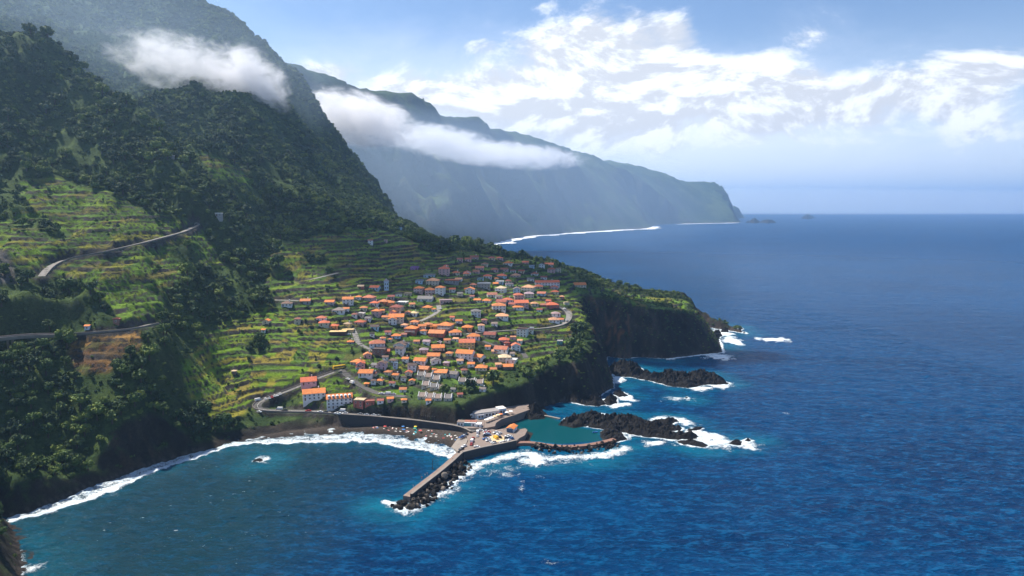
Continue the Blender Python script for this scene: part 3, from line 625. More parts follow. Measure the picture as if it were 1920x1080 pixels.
def sea_material():
    m, nt, b, out = newmat('sea_water'); t = NT(nt); p = t.pos()
    dist = t.vec('DISTANCE', p, (0, 0, CAM_H))
    sw = t.n('ShaderNodeMapping'); t.l(p, sw.inputs[0]); sw.inputs['Rotation'].default_value = (0, 0, R(18)); sw.inputs['Scale'].default_value = (0.45, 1.0, 1.0)
    w1 = t.noise(sw.outputs[0], 0.045, 3, 0.55); w2 = t.noise(sw.outputs[0], 0.21, 5, 0.66); w3 = t.noise(sw.outputs[0], 0.75, 3, 0.6)
    w4 = t.noise(sw.outputs[0], 0.012, 3, 0.5)
    nearf = t.ramp(dist, 500, 2600, 1.0, 0.15)
    h = t.math('ADD', t.math('MULTIPLY', w1, 5.0), t.math('ADD', t.math('MULTIPLY', w2, t.math('ADD', 2.6, t.math('MULTIPLY', t.attr('bay'), 1.6))), t.math('MULTIPLY', t.math('MULTIPLY', w3, 1.5), nearf)))
    stk = t.n('ShaderNodeMapping'); t.l(p, stk.inputs[0]); stk.inputs['Rotation'].default_value = (0, 0, R(-24)); stk.inputs['Scale'].default_value = (0.12, 1.0, 1.0); big = t.math('ADD', t.math('MULTIPLY', t.noise(p, 0.004, 5, 0.65), 0.6), t.math('MULTIPLY', t.noise(stk.outputs[0], 0.03, 5, 0.7), 0.4))
    deep = t.mix(t.ramp(big, 0.40, 0.60), SEA_DEEP, SEA_DEEP2)
    deep = t.mix(t.attr('bay'), deep, SEA_BAY)
    deep = t.mix(t.math('MULTIPLY', t.ramp(t.math('ADD', t.math('MULTIPLY', w2, .6), t.math('MULTIPLY', w3, .4)), 0.46, 0.62), t.math('SUBTRACT', 0.6, t.math('MULTIPLY', t.attr('bay'), .35))), deep, SEA_CREST)
    sh = t.math('MULTIPLY', t.attr('shallow'), t.ramp(t.math('ADD', w1, t.math('MULTIPLY', w2, 0.4)), 0.5, 0.95, 0.25, 1.0))
    c = t.mix(sh, deep, SEA_TURQ)
    c = t.mix(t.attr('pool'), c, SEA_POOL)
    f = t.attr('foam'); n1 = t.noise(p, 0.16, 7, 0.72, 0.6); n2 = t.noise(p, 0.9, 4, 0.7)
    th = t.math('ADD', t.math('MULTIPLY', t.ramp(n1, 0.30, 0.70, smooth=False), 0.62), t.math('MULTIPLY', t.ramp(n2, 0.3, 0.7, smooth=False), 0.38))
    th = t.math('ADD', 0.16, t.math('MULTIPLY', th, 0.92)); fm = t.ramp(t.math('SUBTRACT', f, th), -0.08, 0.26)
    # small whitecaps on open water; extra bay foam flecks also imitate sun sparkle
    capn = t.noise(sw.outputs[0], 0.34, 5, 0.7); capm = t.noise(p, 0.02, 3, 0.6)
    caps_sparkle = t.math('MULTIPLY', t.ramp(t.math('ADD', t.math('ADD', capn, t.math('MULTIPLY', t.attr('bay'), 0.045)), t.math('MULTIPLY', capm, 0.3)), 0.862, 0.91, 0.0, 0.6), t.math('SUBTRACT', 1.0, t.attr('pool')))
    fm2 = t.math('MAXIMUM', fm, caps_sparkle)
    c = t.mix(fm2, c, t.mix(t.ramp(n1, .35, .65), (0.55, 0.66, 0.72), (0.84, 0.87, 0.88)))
    t.l(c, b.inputs['Base Color'])
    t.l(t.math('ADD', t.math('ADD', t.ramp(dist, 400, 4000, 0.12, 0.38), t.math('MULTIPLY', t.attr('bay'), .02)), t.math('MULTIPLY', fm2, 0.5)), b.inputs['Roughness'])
    b.inputs['IOR'].default_value = 1.33; t.l(t.math('ADD', 0.04, t.math('MULTIPLY', t.attr('bay'), 0.14)), b.inputs['Specular IOR Level'])
    calm = t.math('SUBTRACT', 1.0, t.math('MULTIPLY', t.attr('pool'), 0.93))
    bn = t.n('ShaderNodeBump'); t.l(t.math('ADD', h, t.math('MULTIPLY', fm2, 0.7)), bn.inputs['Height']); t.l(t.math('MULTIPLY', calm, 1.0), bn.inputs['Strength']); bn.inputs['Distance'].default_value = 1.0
    t.l(bn.outputs[0], b.inputs['Normal']); return m
SEA_DEEP = (0.0001, 0.017, 0.064); SEA_DEEP2 = (0.0002, 0.031, 0.102); SEA_BAY = (0.0001, 0.027, 0.042); SEA_CREST = (0.004, 0.095, 0.23)
SEA_TURQ = (0.003, 0.12, 0.19); SEA_POOL = (0.002, 0.050, 0.060)
tag(link('sea', me, sea_material()), 'deep blue ocean with foam breaking along the coast', 'sea', kind='structure')
# surf along the far shore
surf = MB(); far_sh = smooth_line([G(p,q) for p,q in [(876,463),(905,459),(930,455),(955,449),(975,445),(1000,442),(1050,438),(1100,435),(1160,431),(1200,430),(1216,428),(1222,425)]], 25.0)
def surf_strip(line, w):
    for i in range(len(line) - 1):
        a, b_ = line[i], line[i + 1]; n = np.array((b_[1] - a[1], -(b_[0] - a[0]))); n = n / (np.linalg.norm(n) + 1e-9)
        wa = w * (0.55 + 0.9 * float(vnoise(np.array(a[0] / 90), np.array(a[1] / 90), 9))); wb = w * (0.55 + 0.9 * float(vnoise(np.array(b_[0] / 90), np.array(b_[1] / 90), 9)))
        surf.poly([(a[0] - n[0] * 15, a[1] - n[1] * 15, .9), (a[0] + n[0] * wa, a[1] + n[1] * wa, .9), (b_[0] + n[0] * wb, b_[1] + n[1] * wb, .9), (b_[0] - n[0] * 15, b_[1] - n[1] * 15, .9)], [(0, 1, 2, 3)])
surf_strip(far_sh, 75)
surf_strip(smooth_line([G(p,q) for p,q in [(1265,420.3),(1300,419.6),(1340,419),(1386,417.8)]], 40.0), 45)
M_FOAM = simple('surf_foam', (0.8, 0.84, 0.87), 0.9, 0.15, 0.02)
tag(surf.build('surf', M_FOAM), 'white line of surf along the far shore', 'surf', kind='stuff')
# ------------------------------------------------------------------ materials of built things
M_CONC = simple('concrete', (0.21, 0.18, 0.155), 0.9, 0.45, 0.35)
M_CONC_D = simple('dark_stone_wall', (0.045, 0.042, 0.042), 0.95, 0.5, 0.6)
M_PIER = simple('worn_pier_concrete', (0.21, 0.15, 0.12), 0.9, 0.6, 0.45)
M_PAVE = simple('paving', (0.19, 0.145, 0.12), 0.9, 0.5, 0.35)
M_ASPH = simple('asphalt', (0.085, 0.078, 0.072), 0.92, 0.3, 0.25)
M_PALEROAD = simple('pale_concrete_road', (0.20, 0.185, 0.17), 0.92, 0.25, 0.25)
M_LINE = simple('white_line_paint', (0.7, 0.7, 0.68), 0.8, 0.2, 0.8)
M_SANDC = simple('ochre_surfacing', (0.58, 0.40, 0.22), 0.9, 0.2, 0.3)
M_RUST = simple('red_brown_path', (0.20, 0.105, 0.075), 0.9, 0.35, 0.4)
M_BOULD = M_BASALT
M_STEEL = simple('dark_steel', (0.03, 0.03, 0.033), 0.5, 0.2, 2.0)
M_WHITE = simple('white_render', (0.74, 0.73, 0.70), 0.85, 0.16, 0.5)
M_GLASS, _nt, _b, _o = newmat('dark_window_glass'); _b.inputs['Base Color'].default_value = (0.012, 0.016, 0.022, 1); _b.inputs['Roughness'].default_value = 0.12
def offset_line(pts, d):
    p = np.array(pts, float)[:, :2]; t = np.gradient(p, axis=0); t /= np.linalg.norm(t, axis=1)[:, None] + 1e-9
    return p + np.stack([t[:, 1], -t[:, 0]], 1) * d          # positive = right of travel
def ribbon(mb, line, w0, w1, ztop, zbot):
    """solid ribbon along a line: cross-section from offset w0 to w1, top heights ztop (array), bottom zbot"""
    a = offset_line(line, w0); b = offset_line(line, w1); n = len(a); zt = np.broadcast_to(ztop, n); zb = np.broadcast_to(zbot, n)
    v = []
    for i in range(n): v += [(a[i][0], a[i][1], zt[i]), (b[i][0], b[i][1], zt[i]), (b[i][0], b[i][1], zb[i]), (a[i][0], a[i][1], zb[i])]
    f = []
    for i in range(n - 1):
        for k in range(4): f.append((i * 4 + k, (i + 1) * 4 + k, (i + 1) * 4 + (k + 1) % 4, i * 4 + (k + 1) % 4))
    f += [(3, 2, 1, 0), tuple((n - 1) * 4 + k for k in range(4))]
    if w1 > w0: f = [t[::-1] for t in f]
    mb.poly(v, f)
def GL(pts, z, step=2.5): return smooth_line([G(p, q, z) for p, q in pts], step)
def strip(mb, line, z, w):
    a = offset_line(line, -w / 2); b = offset_line(line, w / 2); z = np.broadcast_to(z, len(a))
    for i in range(len(a) - 1):
        mb.poly([(*a[i], z[i]), (*b[i], z[i]), (*b[i + 1], z[i + 1]), (*a[i + 1], z[i + 1])], [(0, 1, 2, 3)])
# ---- roads on the land
for nm, (line, w) in ROAD3.items():
    mb = MB(); z = line[:, 2] + 0.10
    ribbon(mb, line, -w / 2, w / 2, z, z - 1.2)
    pale = nm in ('village_lane', 'upper_lane', 'west_lane', 'terrace_lane', 'hill_road', 'loop_road', 'viaduct_road')
    ro = mb.build(nm, M_PALEROAD if pale else M_ASPH)
    tag(ro, {'hill_road': 'grey road curving across the upper terraces to its hairpin', 'viaduct_road': 'grey road on the dark wall left of the brown terraces',
        'beach_road': 'asphalt road dropping through a bend to the beach', 'branch_road': 'asphalt road running from the junction into the lower village', 'village_lane': 'pale winding lane below the yellow roof terrace',
        'loop_road': 'grey road looping round the seaward edge of the village', 'east_lane': 'short lane among the eastern houses', 'upper_lane': 'curved lane beside the yellow house in the upper village',
        'terrace_lane': 'pale lane on the wall under the upper terraces', 'west_lane': 'lane leading to the westernmost houses'}[nm], 'road', kind='structure')
    if nm == 'beach_road':
        mb = MB(); strip(mb, line, z + 0.006, 0.18); tag(mb.build('road_marking', M_LINE), 'thin white centre line on the beach road', 'road marking', kind='structure')
    if nm in ('hill_road', 'viaduct_road', 'beach_road', 'loop_road'):      # low parapet on the open side
        s = 1; off = w / 2 + 0.15
        mb = MB(); ribbon(mb, line, s * off, s * (off + 0.35), z + (0.8 if nm != 'viaduct_road' else 1.0), z - (4.0 if nm != 'loop_road' else 1.5))
        tag(mb.build('parapet_wall', M_CONC), {'hill_road': 'low wall along the outer edge of the hill road', 'viaduct_road': 'wall carrying the road above the brown terraces', 'beach_road': 'low wall along the bend of the beach road', 'loop_road': 'low kerb wall along the seaward loop road'}[nm], 'wall')
# ---- road on the sea wall above the beach
sw = [G(p, q, z) + (z,) for p, q, z in [(640,777,9.5),(665,779,8.6),(700,781,7.4),(740,785,6.6),(780,789,6.0),(820,794,5.6),(850,798,5.2),(872,803,4.8),(884,810,4.4)]]
swl = smooth_line(sw, 2.5)
mb = MB(); ribbon(mb, swl, -6.5, 0.0, swl[:, 2], -1.5); tag(mb.build('shore_road', M_ASPH), 'road on top of the sea wall above the beach', 'road', kind='structure')
root = empty('sea_wall', tuple(swl[len(swl) // 2])); tag(root, 'dark curved sea wall with a pale coping above the beach', 'sea wall')
def parent_keep(o, r): o.parent = r; o.matrix_parent_inverse = r.matrix_world.inverted() if False else o.matrix_parent_inverse; o.location = tuple(-a for a in r.location)
mb = MB(); ribbon(mb, swl, 0.01, 1.0, swl[:, 2] + 0.45, -1.5); parent_keep(mb.build('wall_face', M_CONC_D), root)
mb = MB(); ribbon(mb, swl, -0.1, 1.12, swl[:, 2] + 0.85, swl[:, 2] + 0.46); parent_keep(mb.build('coping', M_CONC), root)
# pergola of posts on the wall's inner side
root = empty('pergola', (0, 0, 0)); pg = [G(p, q, 6.2) for p, q in [(786,785),(814,789)]]; p0, p1 = np.array(pg[0]), np.array(pg[1]); root.location = (*p0, 6.2)
tag(root, 'dark open pergola beside the road on the sea wall', 'pergola')
mbp = MB()
for k in range(8):
    c = p0 + (p1 - p0) * k / 7 - p0; post = MB(); post.box(c[0] - .12, c[0] + .12, c[1] - .12, c[1] + .12, -1, 2.6); post.build('post', M_STEEL, root)
    mbp.box(c[0] - .1, c[0] + .1, c[1] - .8, c[1] + 2.2, 2.6, 2.8)
mbp.build('beams', M_STEEL, root)
# ---- quay, terrace, pier
quay = [G(p, q, 3.8) for p, q in [(868,803),(878,800),(905,800),(916,803),(930,806),(947,803),(966,806),(985,803),(989,806),(984,816),(973,822),(966,829),(940,835),(912,840),(890,845),(869,850),(862,847),(872,838),(878,826),(874,817),(878,808)]]
mb = MB(); mb.prism(quay, -4, 3.8); tag(mb.build('quay', M_PAVE), 'paved harbour quay used as a car park', 'quay', kind='structure')
ramp = [G(p, q, z) + (z,) for p, q, z in [(846,838,0.4),(858,822,2.6),(878,822,3.76),(872,837,3.76),(858,846,2.0)]]
mb = MB(); n = len(ramp); mb.poly(ramp + [(p[0], p[1], -3) for p in ramp], [tuple(range(n))[::-1], tuple(range(n, 2 * n))] + [(i, (i + 1) % n, n + (i + 1) % n, n + i) for i in range(n)])
tag(mb.build('slipway', M_CONC), 'pale concrete ramp running from the quay to the beach', 'slipway', kind='structure')
c0 = G(931, 822, 3.8); circ = [(c0[0] + 5.4 * math.cos(a * math.pi / 20), c0[1] + 7.2 * math.sin(a * math.pi / 20)) for a in range(40)]
mb = MB(); mb.poly([(x, y, 3.806) for x, y in circ], [tuple(range(40))]); tag(mb.build('turning_circle', M_SANDC), 'ochre circle marked on the quay car park', 'paving', kind='structure')
terrace = [G(p, q, 5.4) for p, q in [(866,796),(880,787),(900,780),(925,768),(950,760),(990,757),(1003,762),(990,769),(962,779),(940,786),(930,793),(928,799),(912,802),(890,803),(872,803)]]
mb = MB(); mb.prism(terrace, -4, 5.4); tag(mb.build('harbour_terrace', M_PAVE), 'raised terrace under the cliff behind the quay', 'terrace', kind='structure')
def wallthing(name, pts, z, w0, w1, zt, zb, mat, label, cat, cap=None):
    l = GL(pts, z); root = empty(name, (*l[0][:2], z)); tag(root, label, cat)
    mb = MB(); ribbon(mb, l, w0, w1, zt, zb); parent_keep(mb.build('wall_face', mat), root)
    if cap: mb = MB(); ribbon(mb, l, w0 - .1, w1 + .1, zt + cap, zt + 0.002); parent_keep(mb.build('coping', M_CONC), root)
    return l
pier_l = GL([(864,850),(845,868),(820,889),(795,908),(766,931)], 3.4)
root = empty('pier', (*pier_l[0][:2], 3.4)); tag(root, 'long concrete pier with a high dark wall on its seaward side', 'pier')
mb = MB(); ribbon(mb, pier_l, -1.0, 3.4, 3.4, -5); parent_keep(mb.build('deck', M_PIER), root)
mb = MB(); ribbon(mb, pier_l, -2.3, -1.0, 5.0, -5); parent_keep(mb.build('sea_wall_face', M_CONC_D), root)
mb = MB(); ribbon(mb, pier_l, -2.4, -0.9, 5.3, 5.002); parent_keep(mb.build('coping', M_CONC), root)
wallthing('quay_wall', [(966,829),(940,835),(912,840),(890,845),(867,851)], 3.8, -1.4, 0.0, 5.2, -5, M_CONC_D, 'dark seaward wall of the quay above the foam', 'wall', 0.35)
bw = wallthing('breakwater', [(966,829),(985,827),(1005,829),(1030,834),(1060,836),(1095,834),(1125,829),(1152,822)], 2.4, -1.8, 2.0, 2.2, -4, M_RUST, 'curved breakwater closing the green pool', 'breakwater')
wallthing('pool_dam', [(1020,778),(1034,780),(1050,784)], 1.2, -1.0, 1.0, 1.0, -3, M_CONC, 'low dam between the rock knoll and the reef', 'dam')
# ---- mast crane on the pier
cp = G(811, 880, 3.4); root = empty('pier_crane', (*cp, 3.4)); tag(root, 'slim dark boat crane standing on the pier', 'crane')
mb = MB(); mb.tube([(0,0,0),(0,0,.8)], .45, 10); mb.build('base', M_CONC_D, root)
mb = MB(); mb.tube([(0,0,.8),(0,0,6.2)], [.2,.16], 8); mb.build('mast', M_STEEL, root)
mb = MB(); mb.tube([(0,0,5.9),(1.6,.3,7.0)], [.13,.09], 6); mb.tube([(1.6,.3,7.0),(1.6,.3,5.6)], .03, 5); mb.build('jib', M_STEEL, root)
# ---- boulders
def boulder_mesh(seed):
    r = np.random.default_rng(seed); import bmesh
    bm = bmesh.new(); bmesh.ops.create_icosphere(bm, subdivisions=2, radius=1)
    pl = [(lambda v: v / np.linalg.norm(v))(r.normal(size=3)) for _ in range(11)]; off = r.uniform(.55, .85, 11)
    for v in bm.verts:
        p = np.array(v.co)
        for n_, o_ in zip(pl, off):
            d = p @ n_
            if d > o_: p = p - n_ * (d - o_)
        v.co = p * (1 + r.normal() * .03)
    me = bpy.data.meshes.new('boulder'); bm.to_mesh(me); bm.free(); me.materials.append(M_BOULD); return me
BM = [boulder_mesh(s) for s in range(7)]
M_BLOCK = simple('pale_rubble', (0.13, 0.11, 0.09), .9, .4, .8)
for s in (2, 5): BM[s].materials.clear(); BM[s].materials.append(M_BLOCK if s == 5 else simple('brown_rubble', (0.06, 0.05, 0.04), .9, .4, .8))
def boulders(line, n, off0, off1, size, label, group):
    L = len(line); a = [offset_line(line, -o) for o in np.linspace(off0, off1, 12)]
    for k in range(n):
        q = rng.random() ** 1.2; j = int(q * 11); p = a[j][int(rng.integers(0, L))]; s = size * (.55 + 1.1 * rng.random() ** 2) * (1 - .25 * q)
        o = link('boulder', BM[k % 7]); o.location = (p[0] + rng.normal() * .8, p[1] + rng.normal() * .8, 2.6 * (1 - q) - .35 + rng.normal() * .3)
        o.rotation_euler = tuple(rng.uniform(0, 6.28, 3)); o.scale = (s * rng.uniform(.8, 1.3), s, s * rng.uniform(.6, .9)); tag(o, label, 'boulder', group)
boulders(pier_l[2:], 170, 2.8, 13.0, 1.8, 'black boulder heaped along the seaward foot of the pier', 'boulders along the pier')
tip = pier_l[-1]
for k in range(26):
    a_ = rng.uniform(-2.9, .4); r_ = rng.uniform(2.5, 10); o = link('boulder', BM[k % 7]); s = rng.uniform(1.2, 2.6)
    o.location = (tip[0] + math.cos(a_) * r_ + .5, tip[1] + math.sin(a_) * r_, 1.7 - r_ * .17); o.rotation_euler = tuple(rng.uniform(0, 6.28, 3)); o.scale = (s, s * .9, s * .75)
    tag(o, 'black boulder at the outer tip of the pier', 'boulder', 'boulders round the pier tip')
boulders(bw[6:-1], 120, -1.4, -9.5, 1.3, 'dark boulder banked against the curved breakwater of the pool', 'boulders along the breakwater')
# ---- viaduct at the left edge
vd = [P(-140, 652, 405), P(-60, 642, 415), P(0, 634, 425), P(50, 629, 437), P(118, 628, 447)]; vl = smooth_line(vd, 3)
root = empty('viaduct', tuple(vl[0])); tag(root, 'grey road bridge on concrete piers at the left edge', 'bridge')
mb = MB(); ribbon(mb, vl, -3.2, 3.2, vl[:, 2], vl[:, 2] - 1.3); parent_keep(mb.build('deck', M_PALEROAD), root)
for s in (-1, 1):
    mb = MB(); ribbon(mb, vl, s * 3.2, s * 3.5, vl[:, 2] + .9, vl[:, 2] - .5); parent_keep(mb.build('parapet', M_CONC), root)
VIADUCT_XY = [(q[0], q[1]) for q in vl[::3]]
for f in (.12, .30, .46, .62):
    p = vl[int(f * (len(vl) - 1))]; zb = float(ground_fn(p[0], p[1])) - 1
    for s in (-1.5, 1.5): mb = MB(); mb.box(p[0] + s - .55, p[0] + s + .55, p[1] - .55, p[1] + .55, min(zb, p[2] - 4), p[2] - 1.3); parent_keep(mb.build('pillar', M_CONC), root)

# ---- lamp posts
LPM = None
def lamp_post(x, y, z, rz, label, group):
    r = empty('lamp_post', (x, y, z), rz); tag(r, label, 'lamp post', group)
    mb = MB(); mb.tube([(0, 0, 0), (0, 0, .5), (0, 0, 6.5)], [.14, .1, .07], 7); mb.build('pole', M_STEEL, r)
    mb = MB(); mb.tube([(0, 0, 6.45), (.5, 0, 6.8), (1.3, 0, 6.85)], .05, 6); mb.box(1.1, 1.75, -.14, .14, 6.78, 6.92); mb.build('arm', M_STEEL, r)
for i in range(7):
    q = swl[int((i + .5) / 7 * (len(swl) - 1))]; o_ = offset_line(swl, -6.0)[int((i + .5) / 7 * (len(swl) - 1))]
    lamp_post(o_[0], o_[1], q[2], -1.5, 'slim lamp post along the shore road on the sea wall', 'lamp posts on the shore road')
for px, py, lb in ((945, 806, 'slim lamp post beside the boathouse'), (908, 806, 'slim lamp post at the landward edge of the quay'), (962, 826, 'slim lamp post at the breakwater end of the quay')):
    lamp_post(*G(px, py, 3.8), 3.8, 0, lb, None)
# ------------------------------------------------------------------ houses
ROOFC = {'o': ('orange', (0.60, 0.185, 0.042)), 'r': ('red', (0.50, 0.115, 0.045)), 'p': ('pale orange', (0.62, 0.30, 0.15)), 'd': ('dark brown', (0.075, 0.045, 0.038)), 'g': ('grey', (0.16, 0.15, 0.145)),
         'b': ('beige', (0.55, 0.42, 0.26)), 'k': ('rust red', (0.28, 0.075, 0.05)), 'w': ('white', (0.72, 0.70, 0.66)), 'u': ('blue grey', (0.22, 0.29, 0.36)), 'y': ('pale yellow', (0.66, 0.53, 0.26)), 'm': ('mauve', (0.33, 0.24, 0.27)), 'v': ('purple', (0.30, 0.13, 0.36))}
WALLC = {'w': ('white', (0.76, 0.75, 0.73)), 'c': ('cream', (0.66, 0.57, 0.43)), 'p': ('pink', (0.62, 0.38, 0.36)), 'y': ('yellow', (0.66, 0.50, 0.20)), 'g': ('grey', (0.34, 0.33, 0.32)), 'l': ('pale blue', (0.42, 0.57, 0.70)),
         'v': ('purple', (0.36, 0.16, 0.42)), 'r': ('red', (0.40, 0.12, 0.09)), 'b': ('beige', (0.50, 0.42, 0.32)), 'n': ('brown', (0.22, 0.13, 0.10)), 'm': ('mauve', (0.52, 0.42, 0.47)), 't': ('teal', (0.12, 0.34, 0.36)), 'o': ('orange', (0.60, 0.27, 0.10)), 'k': ('grey', (0.30, 0.28, 0.28))}
def tile_mat(nm, col):
    m, nt, b, out = newmat(nm + '_roof_tiles'); t = NT(nt)
    oc = t.n('ShaderNodeTexCoord').outputs['Object']; rnd = t.n('ShaderNodeObjectInfo').outputs['Random']
    n1 = t.noise(oc, 0.5, 5, 0.65); n2 = t.noise(oc, 3.0, 3, 0.6)
    k = t.math('ADD', t.ramp(n1, 0.3, 0.7, 0.72, 1.08), t.ramp(n2, 0.3, 0.7, -0.16, 0.16)); k = t.math('MULTIPLY', k, t.math('ADD', 0.82, t.math('MULTIPLY', rnd, 0.3)))
    old = t.mix(t.math('MULTIPLY', t.ramp(t.math('FRACT', t.math('MULTIPLY', rnd, 7.3)), .35, 1.0), .62), (*col,), tuple(.35 * c + .65 * g for c, g in zip(col, (.30, .17, .11))))
    t.l(t.vec('SCALE', old, c=k), b.inputs['Base Color']); b.inputs['Roughness'].default_value = 0.85
    wv = t.n('ShaderNodeTexWave'); t.l(oc, wv.inputs['Vector']); wv.inputs['Scale'].default_value = 1.3; t.l(t.bump(wv.outputs[1], 0.35, 0.08), b.inputs['Normal']); return m
def plaster_mat(nm, col):
    m, nt, b, out = newmat(nm + '_plaster'); t = NT(nt); oc = t.n('ShaderNodeTexCoord').outputs['Object']
    st = t.n('ShaderNodeMapping'); t.l(oc, st.inputs[0]); st.inputs['Scale'].default_value = (1.2, 1.2, 0.25)
    k = t.math('ADD', t.ramp(t.noise(oc, 0.5, 4), 0.3, 0.7, 0.84, 1.03), t.ramp(t.noise(st.outputs[0], 1.1, 5, 0.65), 0.4, 0.8, 0.03, -0.18))
    t.l(t.vec('SCALE', (*col,), c=k), b.inputs['Base Color']); b.inputs['Roughness'].default_value = 0.9; return m
MR = {k: tile_mat(n.replace(' ', '_'), c) for k, (n, c) in ROOFC.items()}
MW = {k: plaster_mat(n.replace(' ', '_'), c) for k, (n, c) in WALLC.items()}
M_FRAME = simple('white_frame_paint', (0.68, 0.66, 0.62), 0.6, 0.12, 2.0); M_DOOR = simple('brown_door_wood', (0.13, 0.06, 0.03), 0.6, 0.3, 2.0)
WM = {}
def window_mesh(w, h):
    k = (round(w, 1), round(h, 1))
    if k not in WM:
        mb = MB(); w2, f = w / 2, 0.09
        for a in ((-w2 - f, -w2, -f, h + f), (w2, w2 + f, -f, h + f), (-w2, w2, -f, 0), (-w2, w2, h, h + f), (-.03, .03, 0, h)): mb.box(a[0], a[1], -.07, 0.05, a[2], a[3])
        mb.mi = 1; mb.poly([(-w2, -.03, 0), (w2, -.03, 0), (w2, -.03, h), (-w2, -.03, h)], [(0, 1, 2, 3)])
        WM[k] = mb.mesh('window', [M_FRAME, M_GLASS])
    return WM[k]
def put(name, me, parent, loc, rz=0):
    o = bpy.data.objects.new(name, me); C.objects.link(o); o.parent = parent; o.location = loc; o.rotation_euler = (0, 0, rz); return o
DOOR = None
def roof_mesh(w, d, z, kind, mats, ov=0.45, pitch=0.42):
    mb = MB(); w2, d2 = w / 2 + ov, d / 2 + ov; t = 0.16
    if kind == 'F':
        mb.box(-w / 2 - .2, w / 2 + .2, -d / 2 - .2, d / 2 + .2, z + .003, z + .3); mb.box(-w / 2 - .2, w / 2 + .2, -d / 2 - .2, -d / 2, z + .303, z + .8); mb.box(-w / 2 - .2, w / 2 + .2, d / 2, d / 2 + .2, z + .303, z + .8)
        return mb.mesh('roof', mats), z + .3
    if kind == 'H':
        if w2 >= d2: h = d2 * pitch; r = [(-(w2 - d2) - .01, 0), (w2 - d2 + .01, 0)]
        else: h = w2 * pitch; r = [(0, -(d2 - w2)), (0, d2 - w2)]
        v = [(-w2, -d2, z), (w2, -d2, z), (w2, d2, z), (-w2, d2, z), (*r[0], z + h), (*r[1], z + h)]
        f = [(0, 1, 5, 4), (1, 2, 5), (2, 3, 4, 5), (3, 0, 4)] if w2 >= d2 else [(0, 1, 4), (1, 2, 5, 4), (2, 3, 5), (3, 0, 4, 5)]
        mb.poly(v + [(x, y, q - t) for x, y, q in v[:4]], f + [(9, 8, 7, 6), (0, 6, 7, 1), (1, 7, 8, 2), (2, 8, 9, 3), (3, 9, 6, 0)])
        return mb.mesh('roof', mats), z + h
    if kind == 'G': h = d2 * pitch; v = [(-w2, -d2, z), (w2, -d2, z), (w2, 0, z + h), (-w2, 0, z + h), (w2, d2, z), (-w2, d2, z)]
    else: h = w2 * pitch; v = [(w2, -d2, z), (w2, d2, z), (0, d2, z + h), (0, -d2, z + h), (-w2, d2, z), (-w2, -d2, z)]
    n = len(v); mb.poly(v + [(x, y, q - t) for x, y, q in v], [(0, 1, 2, 3), (3, 2, 4, 5), (9, 8, 7, 6), (11, 10, 8, 9), (0, 6, 7, 1), (4, 10, 11, 5), (1, 7, 8, 2), (2, 8, 10, 4), (0, 3, 9, 6), (3, 5, 11, 9)])
    return mb.mesh('roof', mats), z + h
def make_house(x, y, z, w, d, st, rc, rk, wc, rz, extras='', name='house'):
    root = empty(name, (x, y, z), rz); H = 2.35 * st + .3; b = -5.0
    mb = MB(); w2, d2 = w / 2, d / 2; mb.box(-w2, w2, -d2, d2, b, H)
    pit = 0.42
    if rk == 'G':
        h = (d2 + .45) * pit - .12
        for s in (-1, 1): mb.poly([(s * w2, -d2, H + .001), (s * w2, d2, H + .001), (s * w2, 0, H + h)], [(0, 1, 2) if s > 0 else (2, 1, 0)])
    if rk == 'X':
        h = (w2 + .45) * pit - .12
        for s in (-1, 1): mb.poly([(-w2, s * d2, H + .001), (w2, s * d2, H + .001), (0, s * d2, H + h)], [(0, 1, 2) if s < 0 else (2, 1, 0)])
    mb.build('wall', MW[wc], root)
    me, top = roof_mesh(w, d, H + .05, rk, [MR[rc]]); ro = put('roof', me, root, (0, 0, 0))
    if rk != 'F' and 'c' in extras:
        cm = MB(); cm.box(-.35, .35, -.3, .3, -.9, .9); cm.box(-.45, .45, -.4, .4, .902, 1.1); cm.build('chimney', MW['w'], ro).location = (w * .22, d * .12, top)
    nf = max(1, int(w / 2.9)); ns = max(1, int(d / 3.4)); door_i = int(rng.integers(0, nf))
    for s in range(st):
        for i in range(nf):
            xx = (i + .5) / nf * w - w2
            if s == 0 and i == door_i and nf > 1:
                dm = MB(); dm.box(-.5, .5, -.06, .04, 0, 2.1); put('door', dm.mesh('door', [M_DOOR]), root, (xx, -d2, .05)); continue
            put('window', window_mesh(1.05, 1.15), root, (xx, -d2, s * 2.35 + .85))
        if w > 6.5:
            for i in range(ns):
                yy = (i + .5) / ns * d - d2
                for sd in (-1, 1):
                    if sd * x > -60 * 0 and (sd == (1 if rz > 0.12 else -1) or x * sd < -30 or abs(rz) < .12): put('window', window_mesh(1.0, 1.2), root, (sd * w2, yy, s * 2.35 + .85), sd * math.pi / 2)
    if 'b' in extras and st > 1:
        bm_ = MB(); bm_.box(-w2 * .9, w2 * .9, -d2 - 1.3, -d2 - .003, 2.3, 2.45)
        for k in range(int(w / 1.2)): q = -w2 * .9 + k * 1.2; bm_.box(q, q + .06, -d2 - 1.3, -d2 - 1.24, 2.453, 3.3)
        bm_.box(-w2 * .9, w2 * .9, -d2 - 1.32, -d2 - 1.22, 3.303, 3.38); bm_.build('balcony', M_FRAME, root)
    if 'p' in extras:           # raised white party walls
        for s in (-1, 1):
            pm = MB(); q = s * (w2 + .16); h = (d2 + .45) * pit
            pts = [(-d2 - .3, b), (d2 + .3, b), (d2 + .3, H + .5), (0, H + h + .75), (-d2 - .3, H + .5)]; n = 5
            pm.poly([(q - .15, *p) for p in pts] + [(q + .15, *p) for p in pts], [tuple(range(n))[::-1], tuple(range(n, 10))] + [(i, (i + 1) % n, n + (i + 1) % n, n + i) for i in range(n)])
            pm.build('party_wall', MW['w'], root)
    return root
